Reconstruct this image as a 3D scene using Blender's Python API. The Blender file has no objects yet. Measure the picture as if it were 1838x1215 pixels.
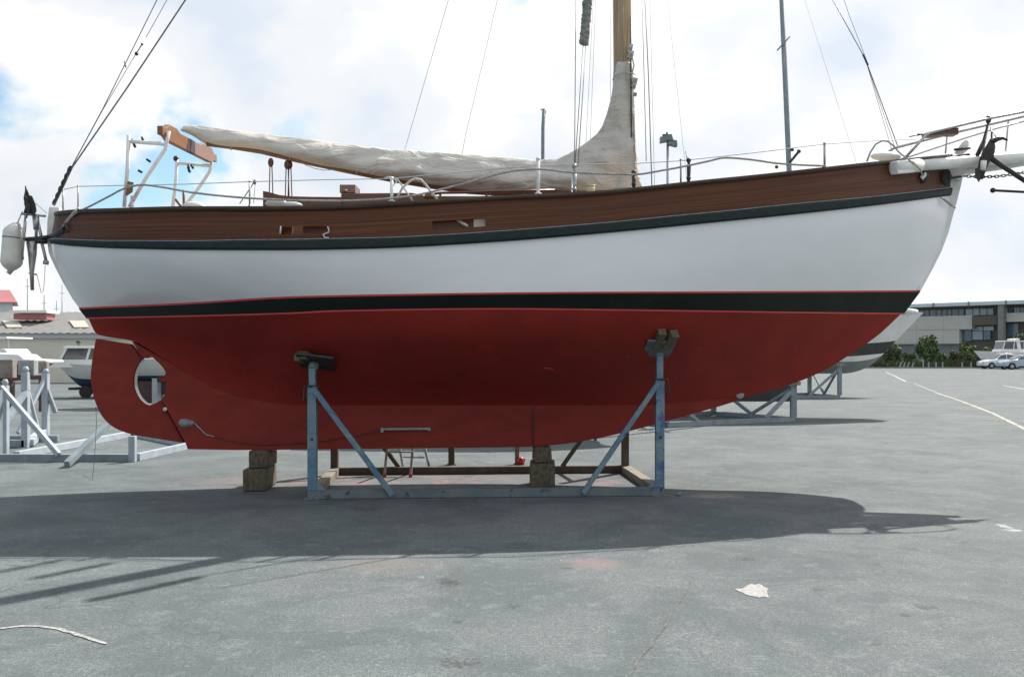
import bpy, bmesh, math, random
from mathutils import Vector as V, Matrix, noise
R = math.radians
sc = bpy.context.scene
col = sc.collection
random.seed(7)

# ------------------------------------------------------------------ camera, sky, sun
F, H, HZ, CX = 1787.0, 1.45, 635.0, 919.0
cam_d = bpy.data.cameras.new('camera'); cam = bpy.data.objects.new('camera', cam_d); col.objects.link(cam)
cam.location = (0, 0, H); cam.rotation_euler = (R(90), 0, 0)
cam_d.lens = 35; cam_d.sensor_width = 36; cam_d.shift_y = 27.5/1838; cam_d.clip_end = 3000; cam_d.clip_start = .05
sc.camera = cam
SUN = V((.61, .77, 1.0)).normalized()
elev = math.asin(SUN.z); azim = math.atan2(SUN.x, SUN.y)
sd = bpy.data.lights.new('sun', 'SUN'); sun = bpy.data.objects.new('sun', sd); col.objects.link(sun)
sd.energy = 5.0; sd.angle = R(.53); sd.color = (1, .95, .88)
sun.rotation_euler = SUN.to_track_quat('Z', 'Y').to_euler()
sc.view_settings.view_transform = 'Standard'; sc.view_settings.look = 'None'
sc.view_settings.exposure = .52; sc.view_settings.gamma = 1; sc.view_settings.use_curve_mapping = False

w = bpy.data.worlds.new('World'); sc.world = w; w.use_nodes = True
nt = w.node_tree; nt.nodes.clear()
def N(nt, t, **k):
    n = nt.nodes.new(t)
    for a, b in k.items():
        if a.startswith('i_'):
            key = a[2:]; key = int(key) if key.isdigit() else key.replace('_', ' ')
            n.inputs[key].default_value = b
        else: setattr(n, a, b)
    return n
def L(nt, a, b): nt.links.new(a, b)
def math_n(nt, op, a, b=None, clamp=False):
    n = nt.nodes.new('ShaderNodeMath'); n.operation = op; n.use_clamp = clamp
    for i, x in enumerate((a, b)):
        if x is None: continue
        if hasattr(x, 'links'): nt.links.new(x, n.inputs[i])
        else: n.inputs[i].default_value = x
    return n.outputs[0]
def ramp(nt, fac, stops, interp='LINEAR'):
    n = nt.nodes.new('ShaderNodeValToRGB'); n.color_ramp.interpolation = interp
    el = n.color_ramp.elements
    while len(el) < len(stops): el.new(.5)
    for e, (p, c) in zip(el, stops):
        e.position = p; e.color = (c[0], c[1], c[2], 1) if hasattr(c, '__len__') else (c, c, c, 1)
    nt.links.new(fac, n.inputs[0]); return n.outputs[0]
def mix(nt, fac, a, b, mode='MIX'):
    n = nt.nodes.new('ShaderNodeMix'); n.data_type = 'RGBA'; n.blend_type = mode
    for sock, x in ((n.inputs[0], fac), (n.inputs[6], a), (n.inputs[7], b)):
        if hasattr(x, 'links'): nt.links.new(x, sock)
        else: sock.default_value = (x[0], x[1], x[2], 1) if hasattr(x, '__len__') else x
    return n.outputs[2]

CLOUD = (4.4, .3, 8.2)
out = N(nt, 'ShaderNodeOutputWorld')
sky = N(nt, 'ShaderNodeTexSky', sky_type='NISHITA', sun_disc=False, sun_elevation=elev, sun_rotation=azim, dust_density=1.0, ozone_density=1.2)
bg1 = N(nt, 'ShaderNodeBackground'); bg1.inputs[1].default_value = .105
L(nt, mix(nt, 1.0, sky.outputs[0], (.92, 1.08, 1.05), 'MULTIPLY'), bg1.inputs[0])
tc = N(nt, 'ShaderNodeTexCoord'); sx = N(nt, 'ShaderNodeSeparateXYZ'); L(nt, tc.outputs['Generated'], sx.inputs[0])
cm = N(nt, 'ShaderNodeMapping'); cm.inputs['Scale'].default_value = (1, 1, 1.45); cm.inputs['Location'].default_value = CLOUD; L(nt, tc.outputs['Generated'], cm.inputs[0])
n1 = N(nt, 'ShaderNodeTexNoise', i_Scale=5.4, i_Detail=8.0, i_Roughness=.5, i_Distortion=.15); L(nt, cm.outputs[0], n1.inputs['Vector'])
mp = N(nt, 'ShaderNodeMapping'); mp.inputs['Location'].default_value = (3.4, 7.7, 1.2); L(nt, cm.outputs[0], mp.inputs[0])
n2 = N(nt, 'ShaderNodeTexNoise', i_Scale=5.5, i_Detail=7.0, i_Roughness=.48, i_Distortion=.2); L(nt, mp.outputs[0], n2.inputs['Vector'])
# cloud cover grows towards the sun side (+x), open blue gaps on the other side
bias = math_n(nt, 'MULTIPLY', sx.outputs[0], .30)
cov = math_n(nt, 'ADD', math_n(nt, 'ADD', n1.outputs[0], bias), math_n(nt, 'MULTIPLY', math_n(nt, 'SUBTRACT', .20, sx.outputs[2], True), 1.1))
mask = ramp(nt, cov, [(.305, 0), (.405, 1)], 'EASE')
shade = ramp(nt, n2.outputs[0], [(.32, (.78, .86, .97)), (.44, (.93, .96, 1.0)), (.56, (1.10, 1.10, 1.10))], 'EASE')
sdv = N(nt, 'ShaderNodeVectorMath', operation='DOT_PRODUCT'); L(nt, tc.outputs['Generated'], sdv.inputs[0]); sdv.inputs[1].default_value = SUN
st = math_n(nt, 'ADD', math_n(nt, 'MULTIPLY', math_n(nt, 'MAXIMUM', sdv.outputs['Value'], -.2), .13), .60)
bg2 = N(nt, 'ShaderNodeBackground'); L(nt, shade, bg2.inputs[0]); L(nt, st, bg2.inputs[1])
mxs = N(nt, 'ShaderNodeMixShader'); L(nt, mask, mxs.inputs[0]); L(nt, bg1.outputs[0], mxs.inputs[1]); L(nt, bg2.outputs[0], mxs.inputs[2])
L(nt, mxs.outputs[0], out.inputs[0])

# ------------------------------------------------------------------ materials
def pm(name, c1, c2=None, scale=8, rough=.6, bump=0, metal=0, stretch=(1, 1, 1), detail=5, uv=False, lo=.35, hi=.65, spots=None, spec=.5, coat=0, bscale=None):
    m = bpy.data.materials.new(name); m.use_nodes = True; t = m.node_tree
    b = t.nodes['Principled BSDF']
    b.inputs['Roughness'].default_value = rough; b.inputs['Metallic'].default_value = metal
    b.inputs['Specular IOR Level'].default_value = spec; b.inputs['Coat Weight'].default_value = coat
    tc = N(t, 'ShaderNodeTexCoord'); mp = N(t, 'ShaderNodeMapping'); mp.inputs['Scale'].default_value = stretch
    L(t, tc.outputs['UV' if uv else 'Object'], mp.inputs[0])
    no = N(t, 'ShaderNodeTexNoise', i_Scale=scale, i_Detail=detail, i_Roughness=.6); L(t, mp.outputs[0], no.inputs['Vector'])
    c2 = c2 or tuple(x*.8 for x in c1)
    c = ramp(t, no.outputs[0], [(lo, c1), (hi, c2)])
    if spots:   # (scale, colour, threshold)
        for (ssc, scol, th) in spots:
            s = N(t, 'ShaderNodeTexNoise', i_Scale=ssc, i_Detail=4.0, i_Roughness=.7); L(t, mp.outputs[0], s.inputs['Vector'])
            c = mix(t, ramp(t, s.outputs[0], [(th, 0), (th+.05, 1)]), c, scol)
    L(t, c, b.inputs['Base Color'])
    if bump:
        bn = N(t, 'ShaderNodeBump'); bn.inputs['Strength'].default_value = bump; bn.inputs['Distance'].default_value = .02
        if bscale:
            no2 = N(t, 'ShaderNodeTexNoise', i_Scale=bscale, i_Detail=4.0); L(t, mp.outputs[0], no2.inputs['Vector']); L(t, no2.outputs[0], bn.inputs['Height'])
        else: L(t, no.outputs[0], bn.inputs['Height'])
        L(t, bn.outputs[0], b.inputs['Normal'])
    return m
M = {}
M['white_paint'] = pm('white_paint', (.845, .865, .90), (.80, .82, .855), 1.3, .25, 0, detail=6, stretch=(1, 1, 2.5), coat=.25, spots=[(14, (.68, .69, .70), .745)])
M['white_trim'] = pm('white_trim', (.80, .80, .78), (.68, .68, .66), 9, .4, .05)
M['white_metal'] = pm('white_metal', (.84, .84, .83), (.72, .73, .73), 20, .35)
M['antifoul_red'] = pm('antifoul_red', (.250, .020, .014), (.205, .017, .012), 2.2, .75, .12, detail=8, spots=[(9, (.27, .036, .026), .64), (30, (.28, .04, .03), .74)], bscale=35, spec=.3)
M['antifoul_keel'] = pm('antifoul_keel', (.245, .032, .023), (.195, .026, .019), 3.0, .8, .2, detail=8, stretch=(1, 1, 2.5), spots=[(12, (.28, .05, .04), .66), (2, (.19, .03, .024), .62)], bscale=45, spec=.3)
M['fresh_red'] = pm('fresh_red', (.42, .03, .02), (.38, .03, .02), 8, .6)
M['red_line'] = pm('red_line', (.55, .035, .03), (.45, .03, .03), 5, .5)
M['boot_black'] = pm('boot_black', (.008, .014, .012), (.012, .019, .016), 2.0, .6, .03, detail=8, spots=[(4, (.016, .024, .021), .62)], spec=.2)
M['strake_green'] = pm('strake_green', (.010, .021, .021), (.020, .033, .033), 12, .55, .2, stretch=(1, 1, 4), spots=[(25, (.07, .08, .07), .70)], spec=.2)
M['teak'] = pm('teak', (.132, .043, .015), (.056, .020, .008), 2.6, .5, .15, stretch=(.16, 20, 1), uv=True, detail=9, lo=.33, hi=.62, spots=[(2.2, (.125, .048, .018), .60)], spec=.25)
M['teak_rail'] = pm('teak_rail', (.060, .034, .020), (.028, .017, .011), 10, .5, .3, stretch=(.3, 4, 4), detail=8)
M['varnish'] = pm('varnish', (.13, .045, .020), (.075, .026, .012), 6, .35, .15, stretch=(.5, 3, 6), detail=8)
M['gallows_wood'] = pm('gallows_wood', (.25, .105, .04), (.19, .08, .035), 6, .5, .1, stretch=(3, .6, 3))
M['gallows_pink'] = pm('gallows_pink', (.27, .16, .12), (.21, .13, .10), 6, .6, .1)
M['spar'] = pm('spar', (.42, .30, .16), (.30, .20, .10), 5, .4, .1, stretch=(6, 6, .4), detail=8)
M['boom'] = pm('boom', (.22, .12, .06), (.14, .08, .04), 5, .5, .1, stretch=(.5, 6, 6))
M['deck'] = pm('deck', (.42, .34, .24), (.34, .27, .20), 6, .7)
M['steel'] = pm('steel', (.45, .46, .46), (.30, .31, .31), 20, .35, 0, .8)
M['dark_metal'] = pm('dark_metal', (.05, .055, .055), (.03, .03, .03), 12, .5, .1, .4)
M['wire'] = pm('wire', (.20, .21, .22), (.12, .13, .14), 30, .5, 0, .3)
M['far_wire'] = pm('far_wire', (.42, .46, .50), (.36, .4, .44), 30, .6)
M['steel_pale'] = pm('steel_pale', (.42, .43, .43), (.32, .33, .33), 12, .6)
M['wire_red'] = pm('wire_red', (.12, .05, .045), (.09, .03, .025), 20, .7)
M['rope'] = pm('rope', (.44, .44, .42), (.28, .28, .27), 60, .9, .3)
M['rope_white'] = pm('rope_white', (.66, .65, .60), (.46, .45, .42), 60, .9, .3)
M['anchor_iron'] = pm('anchor_iron', (.022, .02, .018), (.045, .036, .03), 14, .7, .3)
M['fender'] = pm('fender', (.66, .65, .60), (.50, .49, .45), 7, .5, .05, lo=.4, hi=.8)
M['zinc'] = pm('zinc', (.36, .38, .42), (.22, .24, .28), 18, .6, .4, .3)
M['blue_steel'] = pm('blue_steel', (.085, .165, .255), (.15, .235, .27), 4, .6, .15, detail=8, lo=.42, hi=.58, spots=[(7, (.04, .10, .27), .57), (5, (.13, .27, .30), .58), (14, (.38, .43, .43), .64), (22, (.11, .055, .03), .64), (3, (.10, .06, .04), .68)])
M['blue_steel_dark'] = pm('blue_steel_dark', (.09, .125, .15), (.14, .17, .18), 6, .7, .2, detail=8, spots=[(9, (.05, .06, .07), .60), (20, (.30, .27, .2), .70)])
M['rusty_timber'] = pm('rusty_timber', (.075, .06, .045), (.12, .10, .075), 6, .8, .4, detail=8)
M['pale_timber'] = pm('pale_timber', (.26, .225, .165), (.17, .145, .11), 6, .8, .3, detail=8, stretch=(2, .5, 4))
M['old_timber'] = pm('old_timber', (.145, .12, .083), (.07, .058, .042), 5, .9, .5, detail=9, stretch=(5, 1, 3), spots=[(11, (.06, .05, .035), .62)])
M['pale_steel'] = pm('pale_steel', (.40, .45, .50), (.31, .36, .40), 6, .6, .1, detail=7, spots=[(14, (.2, .16, .13), .70)])
M['grey_steel'] = pm('grey_steel', (.24, .29, .32), (.17, .21, .23), 6, .6, .1, detail=7, spots=[(14, (.36, .4, .42), .66)])
M['block_grey'] = pm('block_grey', (.30, .33, .34), (.22, .24, .25), 6, .9, .2)
M['block_brown'] = pm('block_brown', (.28, .25, .22), (.17, .14, .12), 8, .9, .2)
M['gel_white'] = pm('gel_white', (.78, .79, .78), (.70, .71, .70), 3, .3)
M['gel_grey'] = pm('gel_grey', (.50, .53, .52), (.44, .47, .46), 3, .4)
M['blue_bottom'] = pm('blue_bottom', (.035, .08, .17), (.03, .06, .12), 6, .6)
M['dark_bottom'] = pm('dark_bottom', (.03, .035, .035), (.045, .05, .05), 6, .6)
M['grey_bottom'] = pm('grey_bottom', (.20, .23, .22), (.16, .18, .18), 4, .5)
M['brown_bottom'] = pm('brown_bottom', (.10, .045, .04), (.08, .035, .03), 6, .6)
M['glass'] = pm('glass', (.04, .05, .055), (.07, .08, .085), 2, .08, spec=.8)
M['window_blue'] = pm('window_blue', (.12, .20, .26), (.08, .13, .18), .6, .15, spec=.8)
M['window_pale'] = pm('window_pale', (.34, .46, .52), (.24, .34, .4), .6, .15, spec=.8)
M['rubber'] = pm('rubber', (.02, .02, .02), (.03, .03, .03), 20, .8)
M['car_white'] = pm('car_white', (.78, .79, .80), (.76, .77, .78), 2, .2, coat=.5)
M['car_blue'] = pm('car_blue', (.42, .52, .60), (.40, .5, .58), 2, .2, coat=.5)
M['shed_wall'] = pm('shed_wall', (.66, .65, .55), (.60, .59, .50), .5, .8, .05)
M['lamp_shell'] = pm('lamp_shell', (.16, .2, .19), (.11, .14, .135), 6, .5)
M['shed_trim'] = pm('shed_trim', (.46, .49, .50), (.42, .45, .46), .5, .8)
M['shed_roof'] = pm('shed_roof', (.20, .20, .19), (.15, .15, .145), 1.2, .9, .1, stretch=(2, 1, 1), spots=[(4, (.26, .26, .24), .62)])
M['skylight'] = pm('skylight', (.55, .48, .38), (.45, .42, .36), 2, .5)
M['roof_red'] = pm('roof_red', (.46, .17, .17), (.40, .14, .14), 1, .7)
M['plaster'] = pm('plaster', (.62, .66, .68), (.58, .62, .64), 1, .8)
M['office_panel'] = pm('office_panel', (.62, .59, .52), (.56, .53, .47), .4, .8, stretch=(1, 1, 3))
M['office_brown'] = pm('office_brown', (.14, .125, .10), (.12, .105, .08), .6, .8)
M['office_roof'] = pm('office_roof', (.62, .68, .70), (.56, .62, .64), .4, .5)
M['office_column'] = pm('office_column', (.26, .27, .26), (.22, .23, .22), 1, .8)
M['leaf'] = pm('leaf', (.11, .16, .065), (.05, .085, .035), .7, .7, spec=.2)
M['leaf_light'] = pm('leaf_light', (.17, .22, .08), (.09, .13, .05), .8, .7, spec=.2)
M['leaf_brown'] = pm('leaf_brown', (.10, .08, .04), (.06, .06, .03), .8, .7, spec=.2)
M['bark'] = pm('bark', (.08, .06, .045), (.05, .04, .03), 3, .9)
M['red_plastic'] = pm('red_plastic', (.55, .02, .02), (.5, .02, .02), 5, .4)
M['yellow_plastic'] = pm('yellow_plastic', (.55, .47, .28), (.5, .43, .25), 5, .5)
M['paint_white'] = pm('paint_white', (.44, .43, .42), (.20, .21, .21), 30, .9, 0, lo=.40, hi=.60, detail=9)
M['paint_yellow'] = pm('paint_yellow', (.46, .43, .35), (.20, .21, .20), 6, .9, lo=.42, hi=.60, detail=9)
M['paint_pink'] = pm('paint_pink', (.31, .21, .20), (.24, .21, .20), 6, .9, lo=.35, hi=.6)
M['paint_splash'] = pm('paint_splash', (.40, .385, .37), (.24, .245, .24), 30, .95, 0, lo=.42, hi=.62, detail=9)
M['tar'] = pm('tar', (.085, .09, .088), (.13, .138, .138), 18, .9, lo=.45, hi=.6)
M['oil'] = pm('oil', (.10, .105, .10), (.14, .15, .15), 9, .8)

# canvas: slanting drape creases
def canvas():
    m = pm('canvas', (.60, .58, .53), (.47, .46, .43), 1.6, .9, 0, detail=7, spots=[(1.4, (.47, .40, .30), .60), (3.5, (.47, .42, .34), .66)])
    t = m.node_tree; b = t.nodes['Principled BSDF']
    tc = N(t, 'ShaderNodeTexCoord'); mp = N(t, 'ShaderNodeMapping'); mp.inputs['Rotation'].default_value = (0, R(38), 0); mp.inputs['Scale'].default_value = (1.0, 1, 3.2)
    L(t, tc.outputs['Object'], mp.inputs[0])
    a = N(t, 'ShaderNodeTexNoise', i_Scale=2.4, i_Detail=6.0, i_Distortion=1.3); L(t, mp.outputs[0], a.inputs['Vector'])
    f = N(t, 'ShaderNodeTexNoise', i_Scale=300.0, i_Detail=2.0); L(t, tc.outputs['Object'], f.inputs['Vector'])
    h = math_n(t, 'ADD', a.outputs[0], math_n(t, 'MULTIPLY', f.outputs[0], .02))
    bn = N(t, 'ShaderNodeBump'); bn.inputs['Strength'].default_value = .5; bn.inputs['Distance'].default_value = .11
    L(t, h, bn.inputs['Height']); L(t, bn.outputs[0], b.inputs['Normal'])
    return m
M['canvas'] = canvas()

def gd(py): return H*F/(py-HZ)                      # distance of the ground point seen at that height
OIL = (.055, .058, .055); PK = (.36, .21, .19); WH = (.55, .55, .53)
STAINS = [(1068, 1012, 55, 11, (.28, .19, .18), .6), (808, 1044, 24, 8, OIL, .95), (828, 1190, 44, 10, OIL, .95), (660, 915, 30, 5, OIL, .6), (918, 1087, 16, 5, OIL, .7), (1660, 1088, 22, 6, OIL, .85), (1340, 1003, 22, 4, OIL, .5), (700, 1012, 120, 18, PK, .16), (1803, 944, 11, 5, WH, .6), (1818, 951, 18, 3, WH, .8), (1560, 1012, 26, 4, OIL, .35), (1290, 890, 60, 5, (.42, .34, .32), .5), (440, 862, 130, 8, (.30, .22, .20), .3), (90, 935, 120, 10, (.10, .105, .10), .5)]
def asphalt():
    m = bpy.data.materials.new('asphalt'); m.use_nodes = True; t = m.node_tree; b = t.nodes['Principled BSDF']
    b.inputs['Roughness'].default_value = .9; b.inputs['Specular IOR Level'].default_value = .25
    tc = N(t, 'ShaderNodeTexCoord'); P = tc.outputs['Object']
    def nz(s, d=4, ro=.6, vec=P, dist=0):
        n = N(t, 'ShaderNodeTexNoise', i_Scale=s, i_Detail=float(d), i_Roughness=ro, i_Distortion=dist); L(t, vec, n.inputs['Vector']); return n.outputs[0]
    big = nz(.35, 6, .6); mid = nz(2.2, 6, .65); fine = nz(44, 4, .85); grit = nz(150, 2, .8)
    c = ramp(t, big, [(.38, (.080, .098, .101)), (.5, (.128, .148, .149)), (.60, (.182, .198, .197))])
    c = mix(t, .55, c, ramp(t, mid, [(.36, (.092, .110, .112)), (.64, (.185, .203, .203))]))
    c = mix(t, .30, c, ramp(t, nz(19, 5, .7), [(.38, (.060, .074, .076)), (.62, (.235, .252, .250))]))
    c = mix(t, .52, c, ramp(t, fine, [(.38, (.025, .034, .036)), (.48, (.10, .116, .118)), (.56, (.17, .186, .186)), (.64, (.46, .47, .46))]))
    c = mix(t, .42, c, ramp(t, grit, [(.38, (.035, .04, .045)), (.5, (.135, .145, .147)), (.64, (.44, .45, .44))]))
    # tyre-worn darker streaks
    mpp = N(t, 'ShaderNodeMapping'); mpp.inputs['Scale'].default_value = (.55, 1.1, 1); mpp.inputs['Rotation'].default_value = (0, 0, R(-12)); L(t, P, mpp.inputs[0])
    stk = nz(1.1, 6, .6, mpp.outputs[0], .5)
    c = mix(t, ramp(t, stk, [(.52, 0), (.68, .35)]), c, (.085, .10, .103))
    # pale chips and stones
    chp = nz(34, 3, .85); zone = nz(1.1, 3, .6)
    thr = math_n(t, 'ADD', chp, math_n(t, 'MULTIPLY', math_n(t, 'SUBTRACT', zone, .5), .30))
    c = mix(t, ramp(t, thr, [(.655, 0), (.70, .85)]), c, (.44, .435, .41))
    chd = nz(27, 3, .85, mpp.outputs[0])
    c = mix(t, ramp(t, chd, [(.66, 0), (.71, .7)]), c, (.045, .05, .05))
    v2 = N(t, 'ShaderNodeTexVoronoi', i_Scale=2.3); L(t, P, v2.inputs['Vector'])
    v2s = N(t, 'ShaderNodeSeparateColor'); L(t, v2.outputs['Color'], v2s.inputs[0])
    dd = math_n(t, 'ADD', v2.outputs['Distance'], math_n(t, 'MULTIPLY', nz(14, 4), .18))
    spl = math_n(t, 'MULTIPLY', math_n(t, 'LESS_THAN', dd, .14), math_n(t, 'GREATER_THAN', v2s.outputs[1], .72))
    c = mix(t, math_n(t, 'MULTIPLY', spl, .55), c, (.42, .43, .43))
    dk = math_n(t, 'MULTIPLY', math_n(t, 'LESS_THAN', dd, .17), math_n(t, 'GREATER_THAN', v2s.outputs[2], .80))
    c = mix(t, math_n(t, 'MULTIPLY', dk, .6), c, (.07, .07, .068))
    # cracks
    v3 = N(t, 'ShaderNodeTexVoronoi', feature='DISTANCE_TO_EDGE', i_Scale=.22)
    add = N(t, 'ShaderNodeVectorMath', operation='ADD'); nn = N(t, 'ShaderNodeTexNoise', i_Scale=1.6, i_Detail=5.0); L(t, P, nn.inputs['Vector'])
    L(t, P, add.inputs[0]); L(t, nn.outputs['Color'], add.inputs[1]); L(t, add.outputs[0], v3.inputs['Vector'])
    cr = math_n(t, 'MULTIPLY', math_n(t, 'LESS_THAN', v3.outputs['Distance'], .0028), ramp(t, nz(.5, 2), [(.52, 0), (.56, .45)]))
    c = mix(t, cr, c, (.07, .07, .065))
    bl = nz(.9, 7, .72, P, .6); c = mix(t, ramp(t, bl, [(.42, .5), (.56, 0)]), c, (.075, .092, .095))
    bl2 = nz(5.5, 6, .75); c = mix(t, ramp(t, bl2, [(.54, 0), (.68, .45)]), c, (.26, .275, .27))
    c = mix(t, 1.0, c, (.885, .925, .935), 'MULTIPLY')
    # red antifouling dust round the keel blocks
    sp = N(t, 'ShaderNodeSeparateXYZ'); L(t, P, sp.inputs[0])
    dx = math_n(t, 'DIVIDE', math_n(t, 'ADD', sp.outputs[0], .8), 3.2); dy = math_n(t, 'DIVIDE', math_n(t, 'SUBTRACT', sp.outputs[1], 11.2), .95)
    rr = math_n(t, 'ADD', math_n(t, 'MULTIPLY', dx, dx), math_n(t, 'MULTIPLY', dy, dy))
    rr = math_n(t, 'SUBTRACT', 1.0, rr, True)
    dust = math_n(t, 'MULTIPLY', rr, ramp(t, nz(3.2, 6, .7), [(.46, 0), (.64, .6)]))
    c = mix(t, dust, c, (.34, .19, .17))
    wob = math_n(t, 'ADD', math_n(t, 'MULTIPLY', nz(3.5, 8, .75), .5), math_n(t, 'MULTIPLY', nz(22, 5, .75), .5))
    for (px, py, rx, ry, cc, am) in STAINS:
        D = gd(py); X = (px-CX)/F*D; rX = rx/F*D; rY = D-gd(py+ry)
        a_ = math_n(t, 'DIVIDE', math_n(t, 'SUBTRACT', sp.outputs[0], X), rX); b_ = math_n(t, 'DIVIDE', math_n(t, 'SUBTRACT', sp.outputs[1], D), rY)
        q_ = math_n(t, 'ADD', math_n(t, 'MULTIPLY', a_, a_), math_n(t, 'MULTIPLY', b_, b_))
        q_ = math_n(t, 'ADD', q_, math_n(t, 'MULTIPLY', wob, 9.0))
        c = mix(t, ramp(t, math_n(t, 'DIVIDE', q_, 10.0), [(.43, am), (.56, 0)]), c, cc)
    L(t, c, b.inputs['Base Color'])
    bn = N(t, 'ShaderNodeBump'); bn.inputs['Strength'].default_value = .4; bn.inputs['Distance'].default_value = .010
    L(t, math_n(t, 'ADD', fine, math_n(t, 'MULTIPLY', grit, .6)), bn.inputs['Height']); L(t, bn.outputs[0], b.inputs['Normal'])
    return m
M['asphalt'] = asphalt()

# ------------------------------------------------------------------ helpers
def interp(tab, x):
    """monotone cubic interpolation"""
    n = len(tab)
    if x <= tab[0][0]: return tab[0][1]
    if x >= tab[-1][0]: return tab[-1][1]
    i = 0
    while tab[i+1][0] < x: i += 1
    def d(k): return (tab[k+1][1]-tab[k][1])/(tab[k+1][0]-tab[k][0])
    def tan(k):
        if k == 0: return d(0)
        if k == n-1: return d(n-2)
        a, b = d(k-1), d(k)
        return 0 if a*b <= 0 else 2*a*b/(a+b)
    h = tab[i+1][0]-tab[i][0]; t = (x-tab[i][0])/h
    m0, m1 = tan(i)*h, tan(i+1)*h
    return (2*t**3-3*t*t+1)*tab[i][1]+(t**3-2*t*t+t)*m0+(-2*t**3+3*t*t)*tab[i+1][1]+(t**3-t*t)*m1
def lerp(a, b, t): return a+(b-a)*t
def at(px, py, D): return V(((px-CX)/F*D, D, H+(HZ-py)/F*D))

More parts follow.
